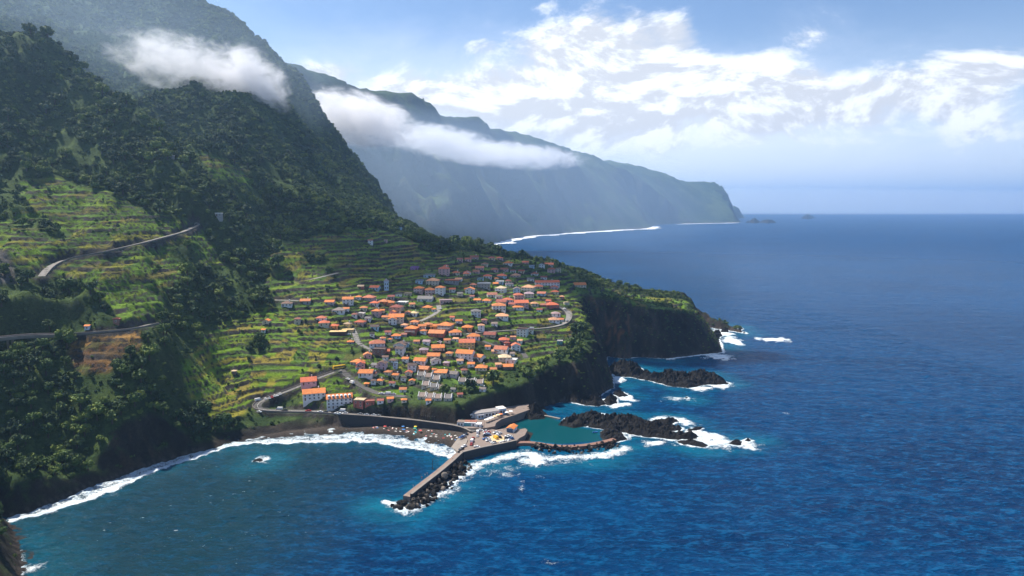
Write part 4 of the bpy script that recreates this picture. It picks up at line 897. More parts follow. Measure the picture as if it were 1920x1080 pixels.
HT = '''536 576 21 1 dHw;571 571 20 1 oGg;617 571 19 1 oGm;651 571 22 2 oGwc;671 563 12 1 oHw;690 564 24 1 rHg;719 570 21 1 oHr;701 574 18 1 rHw;729 575 20 1 oHo;634 590 25 1 gHw;681 584 15 1 oHc;676 595 15 1 wFc;705 595 18 2 oHpc;716 587 11 1 oGc;
601 603 19 1 rHw;606 616 21 1 rHcc;625 616 17 1 rHo;651 614 15 1 bHy;557 609 13 2 kHc;498 608 15 1 oXc;494 625 9 1 oGw;674 609 20 1 rHp;656 646 14 1 oHg;705 656 31 1 rHwc;735 610 17 2 oXw;702 620 17 1 dGl;721 664 19 1 rGr;688 673 17 1 oXp;669 688 24 1 oHcc;672 694 12 1 rHw;710 670 25 2 dFn;
777 506 16 1 vFv;805 521 22 1 uFl;832 517 22 3 rHp;855 516 14 1 rHc;874 517 13 1 rHc;847 534 29 1 rFk;676 541 13 1 bGr;702 543 19 1 rGl;785 552 19 2 oHpb;805 553 20 2 oHpb;825 553 18 3 oHw;764 555 15 1 bFb;811 535 25 2 pHc;786 533 15 1 uFl;797 566 30 1 gGw;835 568 25 1 mFp;753 572 21 1 wFg;801 581 18 1 oHy;813 585 9 1 oHw;775 593 17 1 yHwc;764 590 11 1 oXg;742 588 24 2 kHb;742 607 30 2 oGcc;777 610 17 1 oHw;736 591 13 1 oXp;876 548 12 1 oGp;877 491 13 1 rGp;836 503 10 1 rHp;
889 486 17 1 kGp;922 487 13 1 kHc;937 487 13 1 rHp;953 498 18 1 oHw;899 506 17 1 rGp;927 510 15 1 rHp;985 496 13 1 rGp;997 503 10 1 uGl;1016 503 11 2 dXw;1030 500 17 1 rGw;1034 512 15 2 rHp;1047 511 11 2 bFc;1026 536 47 2 rGwc;1087 539 24 1 oGc;941 521 19 1 rHl;967 520 18 1 pHp;876 515 15 1 rXw;914 522 17 1 rHw;901 526 12 1 uFl;931 526 9 1 oHc;937 533 16 1 wFl;955 537 16 1 mFw;953 531 12 1 kHc;887 540 13 1 rHg;881 551 18 2 oXw;907 541 26 2 uFg;939 550 20 2 bHwb;929 536 11 1 oGn;922 557 20 1 kGw;969 550 15 2 gXl;991 547 25 2 pHcb;1010 541 18 1 rHc;1016 555 17 1 rGl;1040 543 15 1 rXm;1041 552 15 1 rHc;972 562 19 2 rHp;992 559 19 2 mHc;952 567 20 1 rHwc;912 568 18 1 oHw;1054 561 10 1 pHr;1029 570 11 1 rGp;941 571 21 1 kGc;
935 583 27 2 oHwb;977 577 28 2 rGpc;971 583 22 1 oHwb;1035 579 25 1 rHr;1020 576 14 1 kGr;1042 595 18 1 mHw;1039 606 22 1 pHwc;941 601 25 1 pHwc;892 595 20 2 gHw;902 622 14 2 pHw;876 622 21 1 oHo;887 638 26 1 oHw;980 632 21 3 dFw;996 626 11 1 gFw;945 645 21 1 rHp;962 638 13 1 pFp;967 658 19 2 rXw;950 651 13 1 kHr;940 665 27 1 rGwc;875 653 32 2 rGyc;872 673 34 2 oGwc;897 676 23 1 oGw;946 680 25 1 bHc;959 682 22 1 wFw;952 694 22 1 oGn;934 691 13 1 pGp;902 696 24 1 oHcc;919 633 24 1 kGb;1050 646 12 1 wFt;
771 628 25 2 oHrb;791 619 16 1 oGc;794 627 14 1 oHw;802 613 17 1 oHo;815 618 19 1 oGo;835 621 28 2 oHgb;819 633 32 1 oGr;852 629 25 1 oHw;742 636 19 1 oHl;731 642 9 1 oHc;820 658 26 1 oGbc;813 675 26 1 oGc;816 685 21 1 gXw;794 664 18 1 mHp;788 686 25 1 oGw;772 697 18 2 dGw;750 653 25 1 dXw;750 667 18 2 dGw;762 651 11 1 uFl;716 694 19 2 dXm;736 682 16 1 dHw;741 693 9 2 uFl;675 693 18 2 rXp;685 709 29 1 oGwc;727 704 15 1 oHc;794 698 24 1 oGo;827 708 26 1 oGc;814 699 10 1 oHw;849 709 22 1 gGm;766 707 15 1 rXc;700 723 12 1 dHw;712 722 14 1 oHc;687 725 11 1 oHo;837 687 13 1 mHp;
789 713 14 1 gGcp;803 715 14 1 gGcp;818 717 14 1 gGcp;798 729 14 1 gGcp;813 732 14 1 gGcp;828 735 14 1 gGcp;791 749 15 1 gGcp;806 751 14 1 gGwp;821 752 14 1 gGcp;840 753 15 1 gGcp;867 721 15 1 gGwp;883 722 15 1 gGwp;899 724 15 1 gGwp;921 708 17 1 yFy;
575 731 31 1 rGm;585 752 44 2 oGw;673 766 22 2 bFr;692 764 20 1 kFr;713 758 14 1 kGw;731 757 14 1 oGp;757 757 12 1 oHc;803 758 12 1 oGw;694 459 10 2 kGw;862 489 12 1 kGp;909 498 13 1 pHc;946 509 14 1 rGp;962 511 12 1 kHw;1003 517 14 1 rHw;1020 524 13 1 kGw;978 513 12 1 rGc;995 527 14 1 gGw;893 513 13 1 kGp;860 528 14 1 pGw;848 549 13 1 rGw;862 556 12 1 gGc;895 568 14 1 oGc;885 560 10 1 kGw;935 560 14 1 gGw;960 575 14 1 kGc;1002 575 15 1 pHc;1012 585 12 1 kGw;1062 572 12 1 bFc;1052 604 12 1 oGw;927 612 13 1 gGw;908 606 12 1 kHp;860 608 14 1 oGw;848 600 10 1 rGw;758 616 14 1 pHw;722 600 14 1 oGc;690 603 13 1 gGw;664 596 12 1 kHw;648 584 13 1 oGw;733 562 14 1 kGg;747 556 13 1 gFw;772 576 12 1 oGc;727 628 13 1 kGw;717 640 12 1 oHw;697 634 11 1 gFw;757 632 12 1 kGp;781 645 13 1 oGp;800 647 15 1 mGw;838 644 14 1 oGc;855 641 12 1 pGw;842 668 14 1 oHc;862 684 14 1 pGw;883 690 15 1 oGw;870 700 13 1 kHc;760 680 14 1 oGw;722 676 13 1 dGw;703 690 15 1 gGw;700 706 14 1 kGc;742 712 14 1 oGc;756 716 12 1 gFw;735 724 13 1 kGw;755 736 15 1 oGw;772 722 13 1 oXc;850 735 12 1 gGw;862 745 12 1 kGp;905 735 14 1 gGw;928 664 14 1 pGp;915 657 12 1 oGw;960 668 12 1 gGw;925 700 14 1 oGn;975 645 11 1 pGw;747 430 12 1 uFl;723 455 7 1 bFp;163 619 9 1 oGl;218 612 14 1 kFn;438 704 8 1 bHn;409 412 13 1 wFg;321 297 9 1 wFg'''
ZONES = [(515,600,'on the western terraces'),(585,568,'beside the west lane'),(660,568,'on the upper western edge'),(715,572,'near the church tower'),(610,610,'beside the yellow roof terrace'),(680,590,'above the winding lane'),(690,640,'beside the winding lane'),
 (745,600,'in the middle village'),(700,685,'above the road junction'),(690,715,'below the road junction'),(790,555,'in the pink upper row'),(830,515,'under the purple house'),(800,582,'beside the curved upper lane'),(870,500,'on the shaded crest'),(930,490,'on the far skyline'),
 (1020,505,'on the seaward skyline'),(930,530,'in the shaded upper village'),(1010,545,'below the long white building'),(950,560,'at the heart of the upper village'),(1035,580,'at the top of the loop road'),(945,590,'above the loop road'),(890,610,'above the stone retaining wall'),
 (1040,605,'inside the loop road'),(985,630,'below the loop road'),(945,655,'along the eastern lane'),(945,685,'on the eastern cliff edge'),(880,665,'in the long lower row'),(820,620,'in the orange central cluster'),(815,660,'below the central cluster'),(755,655,'around the brown roofed group'),
 (770,690,'in the lower middle village'),(820,700,'just above the grey townhouses'),(805,735,'in the stepped grey townhouses'),(885,722,'in the eastern townhouse row'),(580,742,'beside the hotel'),(710,760,'above the sea wall'),(694,458,'alone on the upper terraces'),(747,430,'by the skyline trees'),(180,615,'beside the viaduct road'),(438,704,'on the lower western terraces'),(408,411,'beside the hairpin'),(321,297,'at the foot of the dark ridge')]
HOUSES = []; hmask = []
for rec in HT.replace('\n', '').split(';'):
    a = rec.split(); px, py, wp, st = int(a[0]), int(a[1]), int(a[2]), int(a[3]); code = a[4]
    hit = pix2ground(px, py)
    if hit is None: continue
    x, y, _ = hit; w = max(wp * y / FPX - .9, 3.2); ex = code[3:]
    d = min(max(w * .86, 5.0), 10.5) if w > 5 else w * .9
    rz = rng.uniform(-.30, .22)
    if 'p' in ex: rz = -.05; d = 9.0
    if px == 1026: rz = .10; d = 9
    if px in (585, 575): rz = .32; d = 11
    if px in (897,): rz = -.5
    x2, y2 = x - math.sin(rz) * d / 2 * 0, y + d / 2
    z = float(np.mean(ground_fn([x - w / 3, x, x + w / 3], [y + 1, y + .5, y + 1])))
    zr = float(np.max(ground_fn([x2 - w / 2, x2, x2 + w / 2], [y2 + d / 2] * 3)))
    if zr - z > 2.9 * st: z = zr - 2.9 * st
    z -= 1.3 if px in (585, 575) else .6
    if wp >= 14 and 'c' not in ex and ex == '' and rng.random() < .35: ex = 'c'
    root = make_house(x2, y2, z, w, d, st, code[0], code[1], code[2], rz, ex, 'townhouse' if 'p' in ex else 'house')
    zone = min(ZONES, key=lambda q: (q[0] - px) ** 2 + (1.6 * (q[1] - py)) ** 2)[2]
    size = 'long ' if wp >= 30 else ('small ' if wp <= 11 else '')
    rn = {'H': 'hipped roof', 'G': 'gabled roof', 'X': 'front-gabled roof', 'F': 'flat roof'}[code[1]]
    base = f"{size}{WALLC[code[2]][0]} {'' if st == 1 else 'tall '}house, {ROOFC[code[0]][0]} {rn}, {zone}"
    HOUSES.append([root, base, px, py, w, d, x2, y2]); hmask.append((x2, y2, max(w, d) * .62 + 1.5))
from collections import defaultdict
ORD = ['', 'second', 'third', 'fourth', 'fifth', 'sixth', 'seventh', 'eighth', 'ninth', 'tenth']
CNT = {2: 'two', 3: 'three', 4: 'four', 5: 'five', 6: 'six', 7: 'seven', 8: 'eight', 9: 'nine', 10: 'ten'}
def unique_labels(items):        # items: (object, base label, px)
    g = defaultdict(list)
    for it in items: g[it[1]].append(it)
    out = {}
    for b, l in g.items():
        l.sort(key=lambda q: q[2])
        for i, it in enumerate(l):
            if len(l) == 1: s = b
            elif i == 0: s = b + ', leftmost of ' + CNT.get(len(l), 'many')
            elif i == len(l) - 1: s = b + ', rightmost of ' + CNT.get(len(l), 'many')
            else: s = b + f', {ORD[i]} from left'
            out[it[0].name] = s
    return out
for (o, b, px, *_r) in HOUSES: pass
_lab = unique_labels([(h[0], h[1], h[2] + h[3] * .001) for h in HOUSES])
for h in HOUSES: tag(h[0], _lab[h[0].name], 'house', 'townhouses with white party walls' if h[0].name.startswith('townhouse') else 'houses of the village')
# ---- hotel with dormers beside the beach road
hx_, hy_ = pix2ground(633, 767)[:2]; hz_ = float(ground_fn(hx_, hy_)) - .2
hotel = make_house(hx_, hy_ + 6, hz_, 18.5, 11, 3, 'o', 'G', 'w', .26, 'b', 'hotel'); tag(hotel, 'large white hotel with a long orange dormered roof above the beach road', 'hotel')
for k in range(6):
    dm = MB(); dm.box(-.75, .75, -1.2, 1.4, -.6, 1.1); dm.poly([(-.95, -1.4, 1.102), (.95, -1.4, 1.102), (.95, 1.6, 1.102), (-.95, 1.6, 1.102), (0, -1.4, 1.75), (0, 1.6, 1.75)], [(3, 2, 1, 0), (0, 1, 4), (2, 3, 5), (1, 2, 5, 4), (3, 0, 4, 5)])
    do = put('dormer', dm.mesh('dormer', [MW['w']]), hotel, (-7.4 + k * 2.95, -4.1, 8.3)); put('window', window_mesh(.9, 1.0), do, (0, -1.2, -.1))
hmask.append((hx_, hy_ + 6, 13))
# ---- church tower
cx_, cy__, cz_ = pix2ground(724, 545); tw = empty('church_tower', (cx_, cy__ + 2, cz_), .2); tag(tw, 'slim pale blue church tower above the upper houses', 'tower')
mb = MB(); mb.box(-2.2, 2.2, -2.2, 2.2, -4, 9.0); mb.box(-2.5, 2.5, -2.5, 2.5, 9.002, 9.4); mb.build('shaft', MW['l'], tw)
mb = MB(); mb.poly([(-2.3, -2.3, 9.402), (2.3, -2.3, 9.402), (2.3, 2.3, 9.402), (-2.3, 2.3, 9.402), (0, 0, 12.2)], [(3, 2, 1, 0), (0, 1, 4), (1, 2, 4), (2, 3, 4), (3, 0, 4)]); mb.build('spire', MR['u'], tw)
for s in range(2):
    for q in (-1, 1): put('window', window_mesh(.9, 1.6), tw, (q * 1.0, -2.2, 2 + s * 3.6))
hmask.append((cx_, cy__ + 2, 6))
# ---- yellow roof terrace with tables
tx, ty, tz = pix2ground(632, 630); ft = empty('terrace_building', (tx, ty + 5, tz), .1); tag(ft, 'long low building with a sandy yellow roof terrace', 'building')
M_DK = simple('dark_red_wall', (0.085, 0.04, 0.035), .9, .3, .5); M_YEL = simple('sandy_terrace', (0.62, 0.44, 0.20), .9, .2, .5)
mb = MB(); mb.box(-6.8, 6.8, -4.5, 4.5, -4, 3.2); mb.build('wall', M_DK, ft); mb = MB(); mb.box(-7, 7, -4.7, 4.7, 3.202, 3.5); mb.build('roof', M_YEL, ft)
for k in range(5):
    mb = MB(); mb.box(-.45, .45, -.45, .45, .7, .78); mb.tube([(0, 0, 0), (0, 0, .7)], .06, 6)
    tb = mb.build('table', M_STEEL); tb.location = (tx - 3.4 + k * 1.7, ty + 4.2 + (k % 2) * 1.3, tz + 3.5); tag(tb, 'small dark table on the yellow roof terrace', 'table', 'tables on the roof terrace')
hmask.append((tx, ty + 5, 9))
tx, ty, tz = pix2ground(651, 622); mb = MB(); mb.box(-5, 5, -2.5, 2.5, -3, 1.6); o = mb.build('raised_yard', M_YEL); o.location = (tx, ty + 3, tz); tag(o, 'pale yellow raised yard beside the roof terrace', 'yard'); hmask.append((tx, ty + 3, 7))
# ---- harbour buildings
M_BLUEW = MW['l']
def block(name, label, cat, px, py, z, rz, boxes, wins=()):
    p = G(px, py, z); r = empty(name, (*p, z), rz); tag(r, label, cat)
    for nm, mat, b_ in boxes: mb = MB(); mb.box(*b_); mb.build(nm, mat, r)
    for (x, y, zz, w, h) in wins: put('window', window_mesh(w, h), r, (x, y, zz))
    return r
block('restaurant', 'long white and blue restaurant with a flat roof under the cliff', 'restaurant', 908, 783, 5.4, .42,
      [('wall', MW['w'], (-7, 12, 0, 7, 0, 3.6)), ('roof', simple('grey_flat_roof', (.26, .24, .23), .9, .25, .5), (-7.4, 12.4, -.4, 7.4, 3.602, 3.95)), ('annex', M_BLUEW, (12.003, 18, 1, 7.5, 0, 4.4)), ('annex_roof', MR['w'], (12.01, 18.3, .7, 7.8, 4.402, 4.7)), ('porch', MW['l'], (-6, -1, -2.2, -.003, 0, 2.9)), ('porch_roof', MR['u'], (-6.3, -.7, -2.6, -.45, 2.902, 3.1)), ('side_wing', MW['w'], (-11, -7.003, 2.5, 7, 0, 3.0))],
      [(-4.6, -2.2, .8, 1.4, 1.6), (-2.4, -2.2, .8, 1.4, 1.6), (2, 0, .8, 1.6, 1.7), (4.4, 0, .8, 1.6, 1.7), (7, 0, .8, 1.6, 1.7), (9.8, 0, .8, 1.4, 1.7), (14, 1, 1.2, 1.6, 2), (16.4, 1, 1.2, 1.6, 2), (-9, 2.5, .9, 1.1, 1.3)])
block('harbour_office', 'low white building with teal shutters beside the shore road', 'building', 874, 800, 5.0, -.12,
      [('wall', MW['w'], (-6.5, 7, 0, 5, -1, 3.0)), ('roof', MR['k'], (-1.5, 7.2, 1.2, 5.3, 3.002, 3.3)), ('roof', M_PAVE, (-6.7, -1.503, -.2, 5.2, 3.004, 3.25)), ('shutter', MW['t'], (-1.5, 3.5, -.12, -.003, .2, 2.5)), ('side_wing', MW['w'], (7.003, 11, -1.5, 3, -1, 2.6))],
      [(-5.2, 0, .7, 1.0, 1.5), (-3.2, 0, .7, 1.0, 1.5), (5.2, 0, .7, 1.0, 1.5), (9, -1.5, .7, 1.2, 1.2)])
bh = G(957, 811, 3.8); bo = make_house(bh[0] + 1, bh[1] + 4, 3.8, 5.2, 8, 1, 'o', 'X', 'w', -.35, '', 'boat_house'); tag(bo, 'small boathouse with an orange roof and blue gable on the quay', 'boathouse')
mb = MB(); mb.box(-2.2, 2.2, -4.1, -4.003, 0, 2.6); mb.build('gate', simple('blue_gate_paint', (.05, .11, .20), .6, .2, 1.0), bo)
def parasol(x, y, z, col, label, group, s=1.0):
    r = empty('parasol', (x, y, z)); tag(r, label, 'parasol', group)
    mb = MB(); mb.tube([(0, 0, 0), (0, 0, 2.3 * s)], .04, 6); mb.build('pole', M_STEEL, r)
    mb = MB(); n = 8; R_ = 1.5 * s; v = [(R_ * math.cos(k * 2 * math.pi / n), R_ * math.sin(k * 2 * math.pi / n), 1.9 * s) for k in range(n)] + [(0, 0, 2.45 * s)] + [(R_ * .98 * math.cos(k * 2 * math.pi / n), R_ * .98 * math.sin(k * 2 * math.pi / n), 1.85 * s) for k in range(n)] + [(0, 0, 2.38 * s)]
    mb.poly(v, [(k, (k + 1) % n, n) for k in range(n)] + [((k + 1) % n + n + 1, k + n + 1, 2 * n + 1) for k in range(n)] + [(k, k + n + 1, (k + 1) % n + n + 1, (k + 1) % n) for k in range(n)]); mb.build('canopy', CLOTH[col], r); return r
CLOTH = {k: simple(k + '_cloth', c, .85, .12, 1.0) for k, c in {'white': (.74, .72, .68), 'cream': (.72, .56, .34), 'red': (.55, .06, .05), 'blue': (.05, .2, .5), 'green': (.06, .35, .22), 'yellow': (.75, .55, .05), 'pink': (.65, .3, .28), 'teal': (.06, .4, .45), 'orange': (.65, .2, .06)}.items()}
for i, (px, py, c) in enumerate([(912,788,'white'),(917,786,'white'),(922,784,'white'),(928,781.5,'cream'),(934,779,'cream'),(939,777.5,'orange'),(950,774,'white'),(958,772,'white')]):
    p = G(px, py + 4, 5.4); parasol(*p, 5.4, c, '', None, 1.15)['label'] = ['white parasol nearest the porch of the restaurant terrace', 'white parasol second from the porch on the terrace', 'white parasol beside the first cream one on the terrace', 'cream parasol beside the white ones on the terrace', 'cream parasol next to the orange one on the terrace', 'orange parasol on the restaurant terrace', 'white parasol seaward of the orange one on the terrace', 'outermost white parasol on the restaurant terrace'][i]
# ------------------------------------------------------------------ vehicles
CARC = {'white': (.75, .75, .74), 'grey': (.28, .29, .30), 'black': (.015, .015, .018), 'red': (.45, .03, .025), 'blue': (.04, .12, .32), 'yellow': (.75, .45, .02), 'silver': (.52, .53, .55)}
def paint(nm, c):
    m, nt, b, o = newmat(nm + '_car_paint'); t = NT(nt); k = t.ramp(t.noise(t.n('ShaderNodeTexCoord').outputs['Object'], 1.5, 3), .3, .7, .92, 1.04)
    t.l(t.vec('SCALE', c, c=k), b.inputs['Base Color']); b.inputs['Roughness'].default_value = .3; b.inputs['Coat Weight'].default_value = .5; return m
MC = {k: paint(k, c) for k, c in CARC.items()}
M_TYRE = simple('tyre_rubber', (.02, .02, .02), .9, .2, 3.0)
def profile(mb, pts, w0, w1):      # side outline (y, z) lofted across the width, narrower towards the top
    zs = [p[1] for p in pts]; lo, hi = min(zs), max(zs); n = len(pts)
    hw = [w0 + (w1 - w0) * (z - lo) / (hi - lo + 1e-6) for z in zs]
    mb.poly([(-hw[i], *pts[i]) for i in range(n)] + [(hw[i], *pts[i]) for i in range(n)], [tuple(range(n)), tuple(range(n, 2 * n))[::-1]] + [(i, n + i, n + (i + 1) % n, (i + 1) % n) for i in range(n)])
def car_meshes(kind):
    b = MB(); g = MB(); w = MB()
    if kind == 'van':
        profile(b, [(-2.4, .35), (2.4, .35), (2.45, .9), (2.0, 1.2), (1.5, 2.0), (-2.35, 2.05), (-2.45, 1.0)], .92, .8)
        g.box(-.86, .86, 1.2, 1.7, 1.25, 1.75)
    elif kind == 'bus':
        profile(b, [(-5, .4), (5, .4), (5.05, 1.2), (4.9, 2.9), (-4.95, 2.9), (-5.05, 1.2)], 1.22, 1.12); g.box(-1.21, 1.21, -4.6, 4.5, 1.5, 2.3)
    else:
        profile(b, [(-2.05, .32), (2.05, .32), (2.1, .62), (1.95, .82), (1.0, .95), (-1.6, .98), (-2.1, .88), (-2.12, .55)], .86, .8)
        profile(b, [(1.05, .94), (.35, 1.42), (-1.0, 1.46), (-1.65, .97)], .76, .56); g.poly([(-.72, 1.0, .99), (.72, 1.0, .99), (.60, .38, 1.40), (-.60, .38, 1.40)], [(0, 1, 2, 3)])
        for s in (-1, 1): g.poly([(s * .755, .75, 1.0), (s * .755, -1.35, 1.02), (s * .63, -.95, 1.38), (s * .63, .3, 1.36)], [(0, 1, 2, 3) if s < 0 else (3, 2, 1, 0)])
        g.poly([(-.7, -1.62, 1.0), (.7, -1.62, 1.0), (.58, -1.06, 1.42), (-.58, -1.06, 1.42)], [(3, 2, 1, 0)])
    r = .45 if kind == 'bus' else .32
    w.tube([(-.1, 0, 0), (.1, 0, 0)], r, 12)
    ax = {'van': (1.55, -1.5, .86), 'bus': (3.2, -3.0, 1.15), 'car': (1.3, -1.3, .8)}[kind]
    return b.v, b.f, g.mesh('windows', [M_GLASS]), w.mesh('wheel', [M_TYRE]), ax, r
CARM = {k: car_meshes(k) for k in ('car', 'van', 'bus')}; BODY = {}
def vehicle(px, py, col, kind, ang, where, z=None):
    if z is None:
        h = pix2ground(px, py)
        if h is None: return None
        x, y, zz = h; dd = min(((np.hypot(l[:, 0] - x, l[:, 1] - y).min(), l[np.hypot(l[:, 0] - x, l[:, 1] - y).argmin(), 2]) for l, w in ROAD3.values()), key=lambda q: q[0])
        zz = dd[1] + .1 if dd[0] < 4.5 else zz
    else: x, y = G(px, py, z); zz = z
    bv, bf, gm, wm, ax, r = CARM[kind]
    if (kind, col) not in BODY:
        me = bpy.data.meshes.new('body'); me.from_pydata(bv, [], bf); me.materials.append(MC[col]); BODY[kind, col] = me
    root = empty({'car': 'parked_car', 'van': 'parked_van', 'bus': 'bus'}[kind], (x, y, zz), ang)
    put('body', BODY[kind, col], root, (0, 0, 0)); put('windows', gm, root, (0, 0, 0))
    for sx_ in (-1, 1):
        for yy in ax[:2]: put('wheel', wm, root, (sx_ * ax[2], yy, r))
    tag(root, None, {'car': 'car', 'van': 'van', 'bus': 'bus'}[kind], 'vehicles parked ' + where)
    return (root, f"{col} {kind} parked {where}", px + py * .001)
def R2(a): return math.radians(a)
CARS = []
for rec in '''895.5 812 white van 5;895 818 white car 5;900.5 808 white car -60;887 823 red car -8;885 828.5 white van -8;884 834 red car -8;894 839 white car 70;865.5 821 blue car 130;869 819 silver car 130;873 816 black car 130;870 838 white car 140;865 843 black car 140'''.split(';'):
    a = rec.split(); CARS.append(vehicle(float(a[0]), float(a[1]), a[2], a[3], R2(float(a[4])), 'beside the quay ramp', 3.8))
for rec in '''910.5 810 white car 100;914 812 red car 100;912 814 white car 100;915 817 blue car 100;910.5 818 black car 100;910 824 blue car 110;914.5 824 silver car 110;916 827 white car 110;929.5 812 white car 120;936 814 white car 120;933 818 silver car 60;936 821 black car 60;922 831 white car 30;927 830 grey car 30;938 831 white car 20;943 830 white car 20;950 827 grey car -30;954 827 white car -30;952 819 white car 95;956 820 white car 95;951 823 black car 95;958 823.5 blue car 95'''.split(';'):
    a = rec.split(); CARS.append(vehicle(float(a[0]), float(a[1]), a[2], a[3], R2(float(a[4])), 'round the ochre quay circle', 3.8))
CARS.append(vehicle(929.5, 822, 'yellow', 'van', R2(30), 'on the ochre quay circle', 3.806))
for rec in '''484 752 white van -50;498 749 white car 30;505 748 silver car 30;510 746.5 red car 30;515 745 white car 30;520 743 white car 30;525 741 white car 30;524 769 white van 80;534 771 black car 85;486 773 white car 60;578 772 red car 88;600 774 white car 88;610 775 black car 88;627 774 black car 85;642 772 white van 80;632 777 white car 85;637 778 white car 85;647 778 silver car 85'''.split(';'):
    a = rec.split(); CARS.append(vehicle(float(a[0]), float(a[1]), a[2], a[3], R2(float(a[4])), 'along the beach road'))
for rec in '''675 777.5 grey car 85 8.3;687 778.5 silver car 84 8.0;700 779.5 white car 84 7.5;709 780.5 grey car 84 7.3'''.split(';'):
    a = rec.split(); CARS.append(vehicle(float(a[0]), float(a[1]), a[2], a[3], R2(float(a[4])), 'on the sea wall', float(a[5])))
for rec in '''652 713 white car 45;660 719 white van 45;636 691 yellow bus -55;715 740 white car 85;727 740 white van 85;737 741 silver car 85'''.split(';'):
    a = rec.split(); CARS.append(vehicle(float(a[0]), float(a[1]), a[2], a[3], R2(float(a[4])), 'near the road junction'))
for rec in '''996 618 white van 80;1058 581 white car 30;1063 603 white car -20;848 639 white car 70;824 643 white car 70;653 628 white car 80;826 580 white car 30'''.split(';'):
    a = rec.split(); CARS.append(vehicle(float(a[0]), float(a[1]), a[2], a[3], R2(float(a[4])), 'in the village'))
CARS = [c for c in CARS if c]
_lab = unique_labels(CARS)
for c in CARS: c[0]['label'] = _lab[c[0].name]
# ------------------------------------------------------------------ beach: towels, parasols, people
def beach_pt(px, py):
    x, y = G(px, py, 1.0); z = float(ground_fn(x, y)); x, y = G(px, py, z); return x, y, float(ground_fn(x, y))
TW = {}
rb = np.random.default_rng(5); tow = []
for i in range(46):
    px = 700 + 165 * rb.random() ** 1.05; t_ = (px - 700) / 165; top = np.interp(px, [700, 740, 790, 830, 865], [800, 799, 803, 811, 818]); bot = np.interp(px, [700, 740, 790, 830, 865], [806, 810, 817, 824, 826])
    py = top + (bot - top) * rb.random(); x, y, z = beach_pt(px, py)
    if z < .5: continue
    c = ['white', 'white', 'white', 'pink', 'red', 'blue', 'pink', 'teal', 'white', 'pink'][int(rb.integers(0, 10))]
    if c not in TW:
        mb = MB(); n = 6
        for k in range(n): mb.box(-.5, .5, -1 + k * 2 / n, -1 + (k + 1) * 2 / n, .03 + .02 * math.sin(k * 2.1), .07 + .02 * math.sin(k * 2.1))
        TW[c] = mb.mesh('beach_towel', [CLOTH[c]])
    o = link('beach_towel', TW[c]); o.location = (x, y, z + .03); o.rotation_euler = (0, 0, rb.uniform(0, 6.28)); o.scale = (.85, .85, 1); tag(o, None, 'towel', 'towels on the beach'); o['label'] = f'{c} towel spread on the dark sand below the sea wall'
for i, (px, py, c, lab) in enumerate([(779, 799.5, 'yellow', 'yellow parasol at the foot of the sea wall'), (722, 803, 'red', 'red parasol on the left part of the beach'), (756, 803, 'blue', 'blue parasol in the middle of the beach'), (757, 809, 'blue', 'blue parasol nearest the water in mid beach'), (778, 806.5, 'green', 'green parasol in the middle of the beach'), (788, 811, 'red', 'red parasol right of the green one')]):
    x, y, z = beach_pt(px, py); parasol(x, y, z, c, lab, 'parasols on the beach', .8)
def person_mesh(name, cloth, pose):
    import bmesh
    J = [((0,0,.95),.15),((0,0,1.2),.16),((0,0,1.42),.15),((0,0,1.53),.06),((0,0.01,1.66),.105),((.1,0,.88),.1),((.11,.02,.48),.07),((.11,0,.06),.05),((.11,-.14,.03),.045),((-.1,0,.88),.1),((-.13,-.05,.48),.07),((-.13,.02,.06),.05),((-.13,-.12,.03),.045),((.2,0,1.4),.065),((.26,.02,1.12),.05),((.25,-.1,.88),.04),((-.2,0,1.4),.065),((-.26,.02,1.12),.05),((-.25,-.08,.88),.04)]
    E = [(0,1),(1,2),(2,3),(3,4),(0,5),(5,6),(6,7),(7,8),(0,9),(9,10),(10,11),(11,12),(2,13),(13,14),(14,15),(2,16),(16,17),(17,18)]
    me = bpy.data.meshes.new(name); me.from_pydata([j[0] for j in J], E, []); o = bpy.data.objects.new(name, me); C.objects.link(o)
    md = o.modifiers.new('skin', 'SKIN'); o.modifiers.new('sub', 'SUBSURF').levels = 1
    for v, j in zip(me.skin_vertices[0].data, J): v.radius = (j[1], j[1])
    me.skin_vertices[0].data[0].use_root = True
    dg = bpy.context.evaluated_depsgraph_get(); m2 = bpy.data.meshes.new_from_object(o.evaluated_get(dg)); bpy.data.objects.remove(o)
    m2.materials.clear(); m2.materials.append(M_SKIN); m2.materials.append(cloth); m2.materials.append(M_HAIR)
    for p in m2.polygons: z = p.center.z; p.material_index = 2 if z > 1.70 or (z > 1.6 and p.center.y > .05) else (1 if .62 < z < (1.44 if pose else 1.0) and abs(p.center.x) < .2 else 0)
    m2.name = name; return m2
M_SKIN = simple('skin', (.42, .24, .16), .6, .1, 3); M_HAIR = simple('dark_hair', (.025, .018, .012), .6, .2, 6)
PM = [person_mesh('person', CLOTH[c], p) for c, p in (('white', 1), ('blue', 0), ('red', 1), ('teal', 0))]
